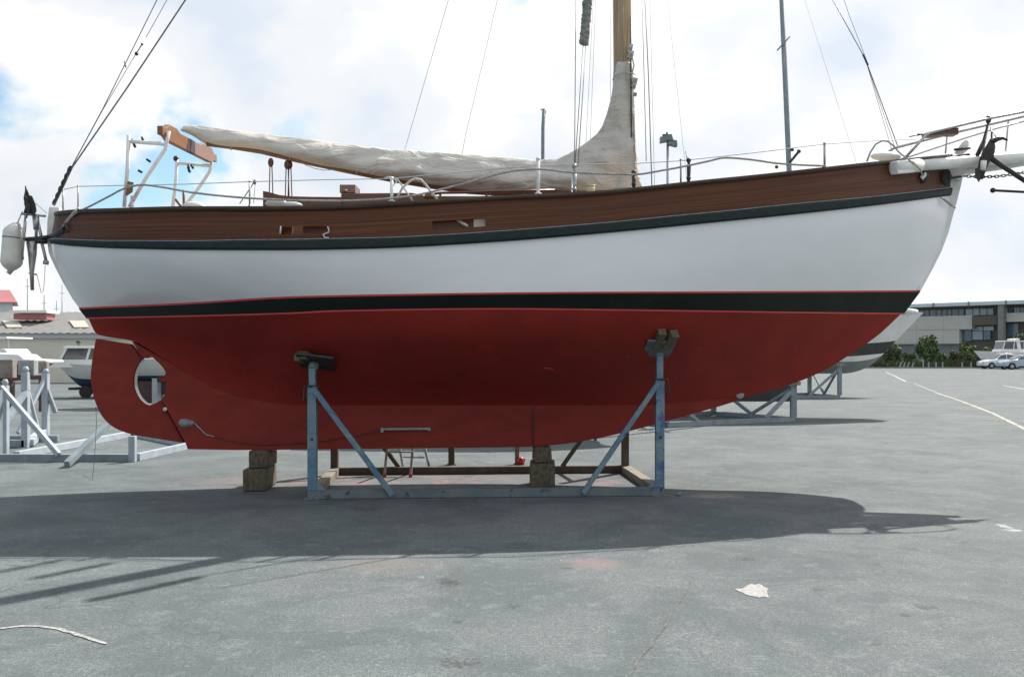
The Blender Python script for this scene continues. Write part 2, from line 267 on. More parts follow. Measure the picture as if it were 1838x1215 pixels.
class MB:
    def __init__(s): s.v = []; s.f = []; s.sm = []; s.mi = []; s.uv = {}
    def add(s, vs, fs, smooth=False, mi=0):
        o = len(s.v); s.v += [V(x) for x in vs]
        for f in fs: s.f.append([o+i for i in f]); s.sm.append(smooth); s.mi.append(mi)
        return o
    def box(s, c, size, rz=0, rx=0, ry=0, taper=1, mi=0):
        m = Matrix.Rotation(rz, 3, 'Z') @ Matrix.Rotation(ry, 3, 'Y') @ Matrix.Rotation(rx, 3, 'X')
        x, y, z = (k/2 for k in size)
        vs = [V(c)+m @ V((a*x*(taper if g > 0 else 1), b*y*(taper if g > 0 else 1), g*z)) for g in (-1, 1) for a, b in ((-1, -1), (1, -1), (1, 1), (-1, 1))]
        s.add(vs, [(3, 2, 1, 0), (4, 5, 6, 7), (0, 1, 5, 4), (1, 2, 6, 5), (2, 3, 7, 6), (3, 0, 4, 7)], False, mi)
    def beam(s, a, b, wd, ht=None, up=(0, 0, 1), mi=0):
        ht = ht or wd; a, b = V(a), V(b); d = (b-a).normalized(); u = V(up)
        if abs(d.dot(u)) > .95: u = V((0, 1, 0))
        r = d.cross(u).normalized(); u = r.cross(d)
        vs = [p+r*(i*wd/2)+u*(j*ht/2) for p in (a, b) for i, j in ((-1, -1), (1, -1), (1, 1), (-1, 1))]
        s.add(vs, [(3, 2, 1, 0), (4, 5, 6, 7), (0, 1, 5, 4), (1, 2, 6, 5), (2, 3, 7, 6), (3, 0, 4, 7)], False, mi)
    def tube(s, pts, r, n=6, caps=True, flat=1, mi=0):
        pts = [V(p) for p in pts]; rs = r if hasattr(r, '__len__') else [r]*len(pts)
        d0 = (pts[1]-pts[0]).normalized(); u = V((0, 0, 1)) if abs(d0.z) < .9 else V((0, 1, 0))
        vs = []
        for i, p in enumerate(pts):
            d = (pts[min(i+1, len(pts)-1)]-pts[max(i-1, 0)]).normalized()
            a = d.cross(u).normalized(); u2 = a.cross(d)
            if u2.length > 1e-6: u = u2.normalized()
            for k in range(n):
                t = 2*math.pi*k/n; vs.append(p+a*(math.cos(t)*rs[i])+u*(math.sin(t)*rs[i]*flat))
        fs = [(i*n+k, i*n+(k+1) % n, (i+1)*n+(k+1) % n, (i+1)*n+k) for i in range(len(pts)-1) for k in range(n)]
        o = s.add(vs, fs, True, mi)
        if caps:
            s.f.append([o+k for k in range(n)][::-1]); s.sm.append(False); s.mi.append(mi)
            s.f.append([o+(len(pts)-1)*n+k for k in range(n)]); s.sm.append(False); s.mi.append(mi)
    def ball(s, c, r, n=10, sc3=(1, 1, 1), mi=0):
        c = V(c); vs = [c+V((0, 0, r*sc3[2]))]
        m = n//2
        for i in range(1, m):
            for k in range(n):
                a, t = math.pi*i/m, 2*math.pi*k/n
                vs.append(c+V((r*sc3[0]*math.sin(a)*math.cos(t), r*sc3[1]*math.sin(a)*math.sin(t), r*sc3[2]*math.cos(a))))
        vs.append(c-V((0, 0, r*sc3[2]))); e = len(vs)-1
        fs = [(0, 1+k, 1+(k+1) % n) for k in range(n)]
        fs += [(1+i*n+k, 1+(i+1)*n+k, 1+(i+1)*n+(k+1) % n, 1+i*n+(k+1) % n) for i in range(m-2) for k in range(n)]
        fs += [(e, 1+(m-2)*n+(k+1) % n, 1+(m-2)*n+k) for k in range(n)]
        s.add(vs, fs, True, mi)
    def prism(s, A, B, mi=0):                        # two matching outlines, any shape
        n = len(A); s.add(list(A)+list(B), [list(range(n))[::-1], list(range(n, 2*n))]+[(i, (i+1) % n, n+(i+1) % n, n+i) for i in range(n)], False, mi)
    def grid(s, rows, smooth=True, skip=None, mi=0, uvs=None, closed=False):
        nr, nc = len(rows), len(rows[0]); vs = [p for r in rows for p in r]; fs = []
        for i in range(nr-1):
            for j in range(nc-1):
                if skip and skip(i, j): continue
                fs.append((i*nc+j, i*nc+j+1, (i+1)*nc+j+1, (i+1)*nc+j))
        o = s.add(vs, fs, smooth, mi)
        if uvs:
            for i in range(nr):
                for j in range(nc): s.uv[o+i*nc+j] = uvs[i][j]
    def build(s, name, mat, parent=None, root=None, origin=None, bevel=0, merge=False, recalc=True, shade_angle=None):
        me = bpy.data.meshes.new(name)
        rt = parent
        while rt is not None and rt.parent is not None: rt = rt.parent
        if rt is not None:
            inv = ROOTINV[rt.name]; vs = [inv @ v for v in s.v]
        else:
            og = V(origin) if origin is not None else V((sum(v.x for v in s.v)/len(s.v), sum(v.y for v in s.v)/len(s.v), min(v.z for v in s.v)))
            vs = [v-og for v in s.v]
        me.from_pydata([tuple(v) for v in vs], [], s.f)
        me.polygons.foreach_set('use_smooth', s.sm); me.polygons.foreach_set('material_index', s.mi)
        if s.uv:
            ul = me.uv_layers.new(name='UVMap')
            for lp in me.loops: ul.data[lp.index].uv = s.uv.get(lp.vertex_index, (0, 0))
        if merge or recalc:
            bm = bmesh.new(); bm.from_mesh(me)
            if merge: bmesh.ops.remove_doubles(bm, verts=bm.verts, dist=1e-4)
            if recalc: bmesh.ops.recalc_face_normals(bm, faces=bm.faces)
            bm.to_mesh(me); bm.free()
        for m_ in (mat if isinstance(mat, (list, tuple)) else [mat]): me.materials.append(M[m_] if isinstance(m_, str) else m_)
        o = bpy.data.objects.new(name, me); col.objects.link(o)
        if parent is not None: o.parent = parent
        else: o.location = og
        if bevel:
            bv = o.modifiers.new('bevel', 'BEVEL'); bv.width = bevel; bv.segments = 2; bv.limit_method = 'ANGLE'; bv.angle_limit = R(40)
        return o
ROOTINV = {}
def tag(o, label=None, cat=None, group=None, kind=None):
    if label: o['label'] = label
    if cat: o['category'] = cat
    if group: o['group'] = group
    if kind: o['kind'] = kind
    return o
def thing(name, label, cat, loc, rz=0, group=None):
    o = bpy.data.objects.new(name, None); col.objects.link(o); o.location = loc; o.rotation_euler = (0, 0, rz)
    o.empty_display_size = .2
    ROOTINV[o.name] = (Matrix.Translation(V(loc)) @ Matrix.Rotation(rz, 4, 'Z')).inverted()
    return tag(o, label, cat, group)
def one(name, mat, parent, fn, *a, **k):
    m = MB(); bk = {x: k.pop(x) for x in ('bevel', 'merge') if x in k}; getattr(m, fn)(*a, **k); return m.build(name, mat, parent, **bk)

# ------------------------------------------------------------------ ground
m = MB(); g = [-1500, -300, -60, -15, 0, 15, 60, 300, 1500]
m.grid([[V((x, y, 0)) for x in g] for y in [-300, -60, -15, 0, 15, 60, 150, 400, 2500]], smooth=False)
tag(m.build('asphalt_ground', 'asphalt', origin=(0, 0, 0)), kind='structure')
def decal(name, pts, mat, z=.004, kind='structure'):
    m = MB(); m.add([V((*at(px, py, gd(py)).xy, z)) for px, py in pts], [list(range(len(pts)))]); return tag(m.build(name, mat), kind=kind)
def strip(name, pts, wd, mat, z=.004, seed=0):
    rnd = random.Random(seed); P = [at(px, py, gd(py)) for px, py in pts]; Q = []
    for a, b in zip(P, P[1:]):
        k = max(2, int((b-a).length/.04)); k = min(k, 90)
        for i in range(k): Q.append(a.lerp(b, i/k))
    Q.append(P[-1]); lo, hi = [], []
    for i, p in enumerate(Q):
        d = (Q[min(i+1, len(Q)-1)]-Q[max(i-1, 0)]).normalized(); nn = V((-d.y, d.x, 0)); e = wd*(1 if 0 < i < len(Q)-1 else .5)
        lo.append(V((*(p-nn*(e*rnd.uniform(.28, .55))).xy, z))); hi.append(V((*(p+nn*(e*rnd.uniform(.28, .55))).xy, z)))
    m = MB(); m.grid([lo, hi], smooth=False); return tag(m.build(name, mat), kind='structure')
strip('painted_arc', [(-8, 1129), (40, 1124), (72, 1124), (100, 1128), (130, 1136), (165, 1148), (192, 1156)], .035, 'paint_white', seed=1)
strip('painted_line', [(1590, 668), (1604, 674), (1626, 685)], .16, 'paint_yellow', seed=2)
strip('painted_line', [(1680, 705), (1720, 718), (1780, 741), (1850, 775)], .11, 'paint_yellow', seed=3)
strip('painted_line', [(1640, 688), (1682, 705)], .07, 'paint_yellow', seed=4)
strip('painted_line', [(1800, 692), (1860, 702)], .18, 'paint_yellow', seed=5)
strip('painted_line', [(60, 741), (170, 736)], .07, 'paint_yellow', seed=6)
strip('tar_crack', [(1243, 1040), (1232, 1062), (1215, 1085), (1206, 1098), (1196, 1122), (1176, 1146), (1168, 1160), (1150, 1178), (1131, 1212), (1120, 1240)], .016, 'tar', seed=11)
def splash(name, px, py, rx, ry, mat, seed, n=22, z=.005):
    rnd = random.Random(seed); pts = []
    for i in range(n):
        t = 2*math.pi*i/n; r = rnd.uniform(.62, 1.1)
        pts.append((px+math.cos(t)*rx*r, py+math.sin(t)*ry*r))
    decal(name, pts, mat, z)
rnd = random.Random(12); pb_ = [(1318, 1057), (1333, 1056), (1342, 1051), (1348, 1048), (1356, 1050), (1364, 1048), (1372, 1054), (1379, 1056), (1377, 1061), (1379, 1067), (1381, 1073), (1373, 1071), (1364, 1073), (1352, 1070), (1342, 1068), (1333, 1064), (1326, 1061)]
pc_ = []
for k in range(len(pb_)):
    a, b = pb_[k], pb_[(k+1) % len(pb_)]
    for q in range(4): pc_.append((lerp(a[0], b[0], q/4)+rnd.uniform(-1.6, 1.6), lerp(a[1], b[1], q/4)+rnd.uniform(-.7, .7)))
decal('paint_splash', pc_, 'paint_splash', .003)
# ------------------------------------------------------------------ the boat
D0, YAW = 11.03, R(5.5); cY, sY = math.cos(YAW), math.sin(YAW)
boat = thing('sailing_boat', 'big double-ended sailing boat, white topsides, red bottom, brown bulwark, standing on the blue cradle', 'sailing boat', (0, D0, 0), YAW)
def BW(s, b, z): return V((s*cY+b*sY, D0+s*sY-b*cY, z))
def sb(px, py, b=0):
    u = (px-CX)/F; s = (u*(D0-b*cY)-b*sY)/(cY-u*sY); y = D0+s*sY-b*cY
    return s, H+(HZ-py)/F*y
def bp(px, py, b=0): s, z = sb(px, py, b); return BW(s, b, z)
def projx(s, b): return CX+F*(s*cY+b*sY)/(D0+s*sY-b*cY)
def zat(s, b, py): return H+(HZ-py)/F*(D0+s*sY-b*cY)
SHEER = [(95, 383), (110, 379), (150, 376), (200, 374.5), (340, 371), (450, 371), (600, 369), (700, 364), (800, 358), (900, 352), (1050, 345), (1150, 336), (1250, 325), (1350, 315), (1460, 303), (1560, 292), (1715, 277), (1740, 275)]
WOOD = [(95, 430), (200, 433.5), (340, 434), (440, 432), (515, 431.5), (590, 430), (690, 428), (765, 424.5), (900, 416), (1100, 400), (1200, 390), (1300, 380.5), (1425, 367.5), (1560, 355), (1710, 338)]
STRB = [(95, 438), (130, 442), (200, 446), (340, 449), (440, 449.5), (515, 449.5), (590, 448.5), (690, 446), (900, 434), (1100, 417.5), (1300, 398), (1425, 385.5), (1560, 370.5), (1710, 351)]
WL = [(142, 552), (340, 543), (520, 532), (700, 528), (900, 525), (1100, 523.5), (1300, 523), (1652, 521)]
BOOT = [(154, 570), (340, 566), (520, 561), (600, 557), (900, 553), (1100, 555), (1450, 560), (1624, 562)]
RAB = [(154, 570), (172, 600), (237, 612), (300, 648), (380, 694), (450, 717), (540, 727), (1150, 727), (1230, 722), (1300, 715), (1340, 712), (1380, 702), (1430, 687), (1480, 666), (1540, 629.6), (1580, 602), (1624, 562)]
PS = [(380, 100), (396, 98), (429, 92), (443, 94), (454, 95), (479, 103), (506, 115), (537, 131), (552, 142), (570, 154)]          # inner edge of the stern post, y -> x
PB = [(270, 1704), (311, 1704), (335, 1703), (351, 1701), (363, 1701), (384, 1700), (418, 1692), (451, 1683), (488, 1669), (520, 1653), (562, 1624)]
BR = [(154, .04), (240, .10), (420, .12), (560, .20), (1000, .20), (1200, .14), (1320, .07), (1624, .035)]
SH_S = [(0, .03), (.006, .14), (.02, .30), (.05, .47), (.1, .665), (.17, .82), (.26, .93), (.38, .99), (.5, 1), (.62, .965), (.74, .855), (.84, .66), (.92, .41), (.97, .2), (1, .05)]
SH_W = [(0, .03), (.04, .15), (.1, .38), (.2, .71), (.3, .895), (.42, .985), (.52, 1), (.62, .945), (.74, .77), (.84, .52), (.92, .27), (1, .025)]
NQ = 150
Q = [.5-.5*math.cos(math.pi*i/NQ) for i in range(NQ+1)]
def zy(py): return H+(HZ-py)/F*D0
ZS = sorted([(zy(y), sb(x, y, .04)[0]) for y, x in PS]); ZB = sorted([(zy(y), sb(x, y, .04)[0]) for y, x in PB])
def endS(py): return interp(ZS, zy(py))
def endB(py): return interp(ZB, zy(py))
def row(curve, beam, shape, yS, yB, dz=0, db=0):
    s0, s1 = endS(yS), endB(yB); out = []
    for q in Q:
        s = lerp(s0, s1, q); b = beam*interp(shape, q); px = projx(s, b); out.append((s, b+db, zat(s, b, interp(curve, px))+dz))
    return out
R0 = row(SHEER, 1.60, SH_S, 383, 277); R1 = row(WOOD, 1.645, SH_S, 430, 338); R2 = row(STRB, 1.65, SH_S, 440, 351)
R3 = row(WL, 1.57, SH_W, 552, 521); R4 = row(BOOT, 1.47, SH_W, 570, 562)
r5 = []
s0, s1 = endS(570), endB(562)
for q in Q:
    s = lerp(s0, s1, q); px = projx(s, .1); b = interp(BR, px); r5.append((s, b, zat(s, b, interp(RAB, px))))
def W(r, side=1): return [BW(s, b*side, z) for s, b, z in r]
def both(name, rows, mat, parent=boat, smooth=True, **k):
    m = MB()
    for sd_ in (1, -1):
        uvs = None
        if k.get('uv'):
            uvs = [[(s, k['uv'][i][j]) for j, (s, b, z) in enumerate(r)] for i, r in enumerate(rows)]
        m.grid([W(r, sd_) for r in rows], smooth, uvs=uvs)
    return m.build(name, mat, parent)
# topsides
rows = []
for i in range(11):
    t = i/10; r = []
    for j, q in enumerate(Q):
        z = lerp(R2[j][2], R3[j][2], t); yS = lerp(440, 552, t); yB = lerp(351, 521, t)
        s = lerp(endS(yS), endB(yB), q)
        e = .5-.5*math.cos(math.pi*t)
        b = lerp(R2[j][1], R3[j][1], lerp(t, t*t, .6 if q < .2 else .45)); r.append((s, b, z))
    rows.append(r)
topsides = both('topsides', rows, 'white_paint')
def band(a, b, n): return [[(lerp(p[0], q_[0], i/n), lerp(p[1], q_[1], i/n), lerp(p[2], q_[2], i/n)) for p, q_ in zip(a, b)] for i in range(n+1)]
RL = [(s, b-.004, z-.018) for s, b, z in R3]
R3b = [(s, b, z) for s, b, z in rows[-1]]
both('waterline_stripe', [R3b, RL], 'red_line')
boot = both('boot_topping', band(RL, R4, 3), 'boot_black')
R4l = [(s, b, z-.014) for s, b, z in R4]
both('lower_stripe', [R4, R4l], 'red_line')
MID = [(0, 1), (.12, .95), (.25, .87), (.42, .70), (.58, .50), (.72, .31), (.84, .155), (.93, .06), (1, 0)]
AFT = [(0, 1), (.12, .80), (.25, .60), (.42, .37), (.58, .215), (.72, .11), (.84, .05), (.93, .018), (1, 0)]
FWD = [(0, 1), (.12, .87), (.25, .73), (.42, .55), (.58, .39), (.72, .255), (.84, .14), (.93, .06), (1, 0)]
WM = [(0, 0), (.12, .02), (.2, .15), (.29, .72), (.42, 1), (.58, .9), (.7, .5), (.8, .2), (.9, .05), (1, 0)]
rows = []
for i in range(25):
    t = i/24; r = []
    for j, q in enumerate(Q):
        wm = interp(WM, q); e = interp(MID, t)*wm+(1-wm)*(interp(AFT, t) if q < .5 else interp(FWD, t))
        a, c = R4l[j], r5[j]; s = lerp(a[0], c[0], t)
        r.append((s, lerp(c[1], a[1], e), lerp(a[2], c[2], t)))
    rows.append(r)
under = both('underbody', rows, 'antifoul_red')
m = MB(); m.grid([W(r5, 1), W(r5, -1)]); m.build('garboard_seam', 'antifoul_red', boat)
# keel: forward grid + aft slab with the propeller aperture
KB = [(332, 806), (420, 807.5), (600, 806), (820, 803.5), (940, 802), (1000, 798), (1080, 785), (1130, 773.5), (1192, 757), (1264, 737), (1323, 719), (1345, 711)]
m = MB(); pxs = [420+i*13 for i in range(71)]
tops, bots, mids = [], [], []
for px in pxs:
    b1 = interp(BR, px)+.002; b2 = min(b1, interp([(420, .12), (560, .15), (1000, .14), (1200, .09), (1340, .03)], px))
    st_, zt_ = sb(px, interp(RAB, px), b1); sbm, zb_ = sb(px, max(interp(KB, px), interp(RAB, px)+.3), b2)
    tops.append((st_, b1, zt_)); bots.append((sbm, b2, zb_)); mids.append(((st_+sbm)/2, (b1*.45+b2*.55), (zt_+zb_)/2))
bin_ = [(s, b*.55, z-.004) for s, b, z in bots]
for sd_ in (1, -1): m.grid([W(tops, sd_), W(mids, sd_), W(bots, sd_), W(bin_, sd_)], smooth=False)
m.grid([W(bin_, 1), W(bin_, -1)], smooth=False)
APR = [(290.5, 717), (295, 708), (297.5, 696), (297.5, 686)]; APR2 = [(294, 676.5), (297, 668), (290, 657), (281, 648), (270, 639.5), (256, 643)]
def smooth_pts(p, n=4):
    o = []
    for i in range(len(p)-1):
        a, b, c, d = p[max(i-1, 0)], p[i], p[i+1], p[min(i+2, len(p)-1)]
        for k in range(n):
            t = k/n; o.append(tuple(.5*(2*b[j]+(c[j]-a[j])*t+(2*a[j]-5*b[j]+4*c[j]-d[j])*t*t+(3*b[j]-a[j]-3*c[j]+d[j])*t**3) for j in (0, 1)))
    return o+[p[-1]]
def slab(mm, pts, b):
    q_ = [sb(x, y, b) for x, y in pts]; mm.prism([BW(s, b, z) for s, z in q_], [BW(s, -b, z) for s, z in q_])
slab(m, [(237, 613), (300, 649), (380, 695), (420, 709), (420, 807.5), (337, 806), (333, 795)]+smooth_pts(APR)+[(286, 684), (285.5, 678)]+smooth_pts(APR2), .118)
keel = m.build('keel', 'antifoul_keel', boat)
NOTCH = smooth_pts([(254.5, 645), (248, 653), (242, 667), (239.5, 681), (241, 698), (250, 716), (264, 726.5), (278, 724), (288.5, 717.5)])
BACK = smooth_pts([(330, 795), (293, 789), (265, 784.5), (233, 778.6), (207.6, 769), (191.5, 757), (181, 744), (173, 727.5), (168, 713), (165, 700), (163, 686), (162.7, 672), (164, 656), (166, 640), (169, 622), (172, 608)])
m = MB(); slab(m, [(234, 618)]+NOTCH+BACK, .055)
rud = m.build('rudder', 'antifoul_keel', boat, bevel=.006)
m = MB(); m.tube([bp(296, 734, .06), bp(296, 734, .135)], .022, 8); m.build('pintle_bolt', 'steel', rud)
m = MB(); rim = NOTCH[:-2]; q_ = [sb(x+1.2, y, .055) for x, y in rim]  # white strip laid over the inner edge of the rudder notch
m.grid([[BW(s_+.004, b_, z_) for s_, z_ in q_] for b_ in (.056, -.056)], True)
m.build('aperture_white_strip', 'white_trim', rud)
# propeller boss showing in the aperture
m = MB(); m.tube([bp(300, 681, 0), bp(283, 681, 0)], [.045, .03], 10); m.build('propeller_shaft', 'dark_metal', boat)
# keel fittings
def teardrop(name, px, py, l, h, b, mat, par):
    m = MB(); rws = []
    for i in range(11):
        t = i/10; x = px-l/2+l*t; hh = h/2*math.sqrt(max(0, 1-(2*t**.75-1)**2))+.4
        rws.append([bp(x, py-hh, b), bp(x, py-hh*.6, b+.03*math.sin(math.pi*t)), bp(x, py, b+.045*math.sin(math.pi*t)), bp(x, py+hh*.6, b+.03*math.sin(math.pi*t)), bp(x, py+hh, b)])
    m.grid(rws); return m.build(name, mat, par)
teardrop('zinc_anode', 335, 759, 30, 14, .119, 'zinc', keel)
m = MB(); m.tube([bp(x, y, b) for x, y, b in ((350, 760, .13), (360, 770, .125), (370, 780, .125), (385, 784, .125))], .008, 5); m.build('bonding_wire', 'zinc', keel)
m = MB(); m.tube([bp(x, y, b) for x, y, b in ((385, 784, .125), (405, 789, .125), (430, 795, .127), (470, 798, .15), (520, 796, .165), (580, 791, .175), (640, 781, .185), (685, 772, .19))], .005, 5); m.build('bonding_wire', 'wire_red', keel)
m = MB(); m.beam(bp(685, 770, .205), bp(772, 769, .20), .02, .022); m.box(bp(686, 771.5, .205), (.03, .02, .05)); m.box(bp(770, 770, .2), (.04, .02, .03)); m.build('earth_plate', 'zinc', keel)
m = MB(); m.beam(bp(957, 731, .206), bp(957, 800, .148), .012, .01, up=(0, 1, 0)); m.build('keel_seam', 'dark_metal', keel)
m = MB(); m.ball(bp(1328, 708, .09), .05, 12, (1, .4, 1)); m.build('hull_anode', 'zinc', boat)
def nearside(px, py, off=.005):
    """point on the near underbody seen at that pixel"""
    best = None
    for r in rows:
        for (s, b, z) in r:
            X = BW(s, b, z); x = CX+F*X.x/X.y; y = HZ-F*(X.z-H)/X.y; d = (x-px)**2+(y-py)**2
            if best is None or d < best[0]: best = (d, s, b, z)
    return best[2]
bq = nearside(990, 662)
pp = [(974, 659), (1006, 658.5), (1008, 663), (1001, 666.5), (990, 666), (978, 661.5)]
m = MB(); m.prism([bp(x, y, nearside(x, y)+.012) for x, y in pp], [bp(x, y, nearside(x, y)-.01) for x, y in pp]); m.build('unpainted_patch', 'fresh_red', boat)

# bulwark with its two freeing ports
def findq(px, rr=R0):
    for j in range(NQ):
        if projx(rr[j][0], rr[j][1]) <= px < projx(rr[j+1][0], rr[j+1][1]): return j
TT = [0, .12, .26, .40, .54, .67, .80, .9, 1]
slots = [(501, 592), (776, 872)]
# nudge columns to slot edges
cols = list(range(NQ+1)); edge = {}
for a, b in slots:
    for e in (a, b):
        j = findq(e); x0, x1 = projx(*R0[j][:2]), projx(*R0[j+1][:2]); edge[e] = j + (1 if e-x0 > x1-e else 0)
def shift_row(r):
    r = list(r)
    for e, j in edge.items():
        x0 = projx(*r[j-1][:2]); x1 = projx(*r[j][:2]); x2 = projx(*r[j+1][:2])
        if e < x1: t = (e-x0)/(x1-x0); r[j] = tuple(lerp(r[j-1][k], r[j][k], t) for k in range(3))
        else: t = (e-x1)/(x2-x1); r[j] = tuple(lerp(r[j][k], r[j+1][k], t) for k in range(3))
    return r
A0, A1 = shift_row([(s, b, z-.035) for s, b, z in R0]), shift_row(R1)
def inslot(i, j):
    return 4 <= i < 6 and any(edge[a] <= j < edge[b] for a, b in slots)
m = MB()
for sd_ in (1, -1):
    outer, inner, uvs = [], [], []
    for t in TT:
        outer.append([(lerp(a[0], c[0], t), lerp(a[1], c[1], t)+.004*0, lerp(a[2], c[2], t)) for a, c in zip(A0, A1)])
    inner = [[(s, max(b-.055, .0), z) for s, b, z in r] for r in outer]
    uvs = [[(outer[i][j][0], (outer[0][j][2]-outer[i][j][2])) for j in range(NQ+1)] for i in range(len(TT))]
    m.grid([W(r, sd_) for r in outer], True, inslot, uvs=uvs); m.grid([W(r, sd_) for r in inner], True, inslot, uvs=uvs)
    for k, (a, b) in enumerate(slots):
        ja, jb = edge[a], edge[b]
        for i_ in (4, 6): m.grid([W(outer[i_][ja:jb+1], sd_), W(inner[i_][ja:jb+1], sd_)], False)
        for j_ in (ja, jb): m.grid([W([outer[i][j_] for i in range(4, 7)], sd_), W([inner[i][j_] for i in range(4, 7)], sd_)], False)
bul = m.build('bulwark', 'teak', boat, recalc=False)
# hairline plank seams on the outside: real battens, a hair proud
for t in (.33, .67):
    r = [(lerp(a[0], c[0], t), lerp(a[1], c[1], t)+.003, lerp(a[2], c[2], t)) for a, c in zip(A0, A1)]
def band4(name, prof, base, mat, parent=boat, trim=(0, None), sides=(1, -1), uv=False):
    m = MB()
    for sd_ in sides:
        rr = base[trim[0]:trim[1]] if trim[1] else base[trim[0]:]
        rows_ = [W([(s, max(b+db, .0), z+dz) for s, b, z in rr], sd_) for db, dz in prof+[prof[0]]]
        m.grid(rows_, False, uvs=[[(p[0], .1*i) for p in rr] for i in range(len(rows_))] if uv else None)
        m.f.append([len(m.v)-len(rr)*len(rows_)+len(rr)*i for i in range(len(prof))]); m.sm.append(False); m.mi.append(0)
        m.f.append([len(m.v)-len(rr)*len(rows_)+len(rr)*i+len(rr)-1 for i in range(len(prof))]); m.sm.append(False); m.mi.append(0)
    return m.build(name, mat, parent)
band4('cap_rail', [(-.10, -.036), (-.10, 0), (.028, 0), (.036, -.018), (.028, -.036)], R0, 'teak_rail')
# rubbing strake: follows R1..R2
m = MB()
for sd_ in (1, -1):
    a = [(s, b, z+.004) for s, b, z in R1]; b_ = R2; k1 = len(Q)-1
    prof = [[(s, b-.01, z) for s, b, z in a], [(s, b+.035, z-.004) for s, b, z in a], [(s, b+.048, z-.02) for s, b, z in a],
            [(s, b+.045, z+.02) for s, b, z in b_], [(s, b+.032, z) for s, b, z in b_], [(s, b-.01, z) for s, b, z in b_]]
    m.grid([W(r, sd_) for r in prof], False)
    for j in (0, k1): m.add([BW(p[j][0], p[j][1]*sd_, p[j][2]) for p in prof], [list(range(6))])
m.build('rubbing_strake', 'strake_green', boat)
band4('strake_capping', [(.0, .004), (.0, .010), (.038, .007), (.038, .001)], R1, 'steel' if False else 'zinc')
# deck
m = MB(); dk = [(s, max(b-.02, .01), z+.03) for s, b, z in R1]; m.grid([W(dk, 1), W([(s, b*.0, z+.05) for s, b, z in dk], 1), W(dk, -1)]); m.build('deck', 'deck', boat)
# stem and stern posts
def post(name, outer, inner, b, mat):
    m = MB(); slab(m, outer+inner[::-1], b); return m.build(name, mat, boat, bevel=.008)
post('stem_post', [(1728, 285), (1730, 311), (1725.6, 333), (1718, 363), (1712, 384.5), (1703, 418), (1690.6, 451), (1672, 488), (1654, 521)], [(1696, 283), (1694, 311), (1692, 335), (1689, 363), (1686, 384), (1678, 418), (1670, 451), (1657, 488), (1648, 521)], .085, 'white_trim')
post('stern_post', [(88, 371), (84.5, 396), (83.5, 429), (87, 454), (98, 479), (112, 506), (130, 537), (141, 552)], [(106, 372), (107, 396), (106, 429), (108, 454), (114, 479), (126, 506), (138, 532), (146, 552)], .07, 'white_trim')

# things behind the ports and on the rail
def rail_b(px):
    j = findq(min(max(px, 112), 1690)); return R0[j][1] if j else .3
m = MB(); m.tube([bp(820, 394, 1.56), bp(829, 400, 1.57), bp(840, 407, 1.57)], .014, 6); m.build('rope_end', 'rope_white', boat)
m = MB(); m.box(bp(861, 400.5, 1.52), (.115, .02, .13), rz=YAW); m.build('scupper_flap', 'white_trim', boat, bevel=.008)
m = MB(); m.box(bp(812, 402, 1.48), (.47, .02, .16), rz=YAW); m.build('bulwark_lining', 'varnish', boat)
m = MB(); m.box(bp(512, 413, 1.30), (.14, .05, .12)); m.build('cleat_block', 'varnish', boat)
m = MB(); m.box(bp(567, 412, 1.36), (.24, .03, .13)); m.build('port_shutter', 'varnish', boat)
m = MB(); m.tube([bp(504, 406, 1.59), bp(503, 420, 1.60)], .008, 5); m.build('port_lashing', 'rope_white', boat); m = MB(); m.tube([bp(588, 407, 1.6), bp(590, 412, 1.61), bp(590, 417, 1.61), bp(580, 421, 1.61), bp(583, 427, 1.66), bp(590, 427, 1.67)], .007, 5); m.build('port_lashing', 'rope_white', boat)

# deckhouse and cockpit coaming
def side_plate(mm, pts, b0, b1):
    q_ = [sb(x, y, b0) for x, y in pts]; mm.prism([BW(s, b0, z) for s, z in q_], [BW(s, b1, z) for s, z in q_])
for b0, b1 in ((.86, .82), (-.86, -.82)):
    m = MB()
    q_ = [sb(x, y, .86) for x, y in [(472, 343), (483, 345), (500, 350), (520, 352.5), (560, 353.5), (612, 354), (612, 385), (472, 390)]]
    m.prism([BW(s, b0, z) for s, z in q_], [BW(s, b1, z) for s, z in q_])
    m.build('cockpit_coaming', 'varnish', boat)
q_ = [sb(x, y, .78) for x, y in [(612, 347), (740, 346), (765, 351.5), (860, 352), (1040, 346), (1062, 352), (1062, 375), (612, 385)]]
m = MB(); m.prism([BW(s, .78, z) for s, z in q_], [BW(s, -.78, z) for s, z in q_])
cab = m.build('deckhouse', 'varnish', boat, bevel=.015)
m = MB(); m.tube([bp(x, y, .7) for x, y in ((770, 350), (790, 346.5), (830, 346), (880, 344), (925, 343), (1000, 342))], .014, 6)
for x in (790, 873, 940): m.tube([bp(x, 345.5, .7), bp(x, 353, .7)], .013, 5)
m.build('handrail', 'varnish', cab)
m = MB(); m.box(bp(628, 343, .5), (.16, .3, .08)); m.box(bp(623, 339.5, .5), (.08, .2, .05)); m.tube([bp(618, 345, .72), bp(618, 341, .72)], .03, 8); m.build('sliding_hatch', 'gallows_pink', cab)
m = MB(); m.tube([bp(771, 356, 1.0), bp(771, 350.5, 1.0)], [.055, .05], 12); m.ball(bp(771, 351, 1.0), .05, 10, (1, 1, .6)); m.build('winch', 'varnish', boat)
m = MB(); m.tube([bp(1060, 346, .9), bp(1060, 335, .9)], .045, 14); m.tube([bp(1060, 335, .9), bp(1060, 332.5, .9)], .05, 14); m.build('deck_vent', 'yellow_plastic', boat)
m = MB(); m.ball(bp(496, 365, .95), .075, 12, (1.5, 1, .6)); m.ball(bp(522, 369, .95), .075, 12, (1.6, 1, .5)); m.build('folded_tarpaulin', 'gel_grey', boat)
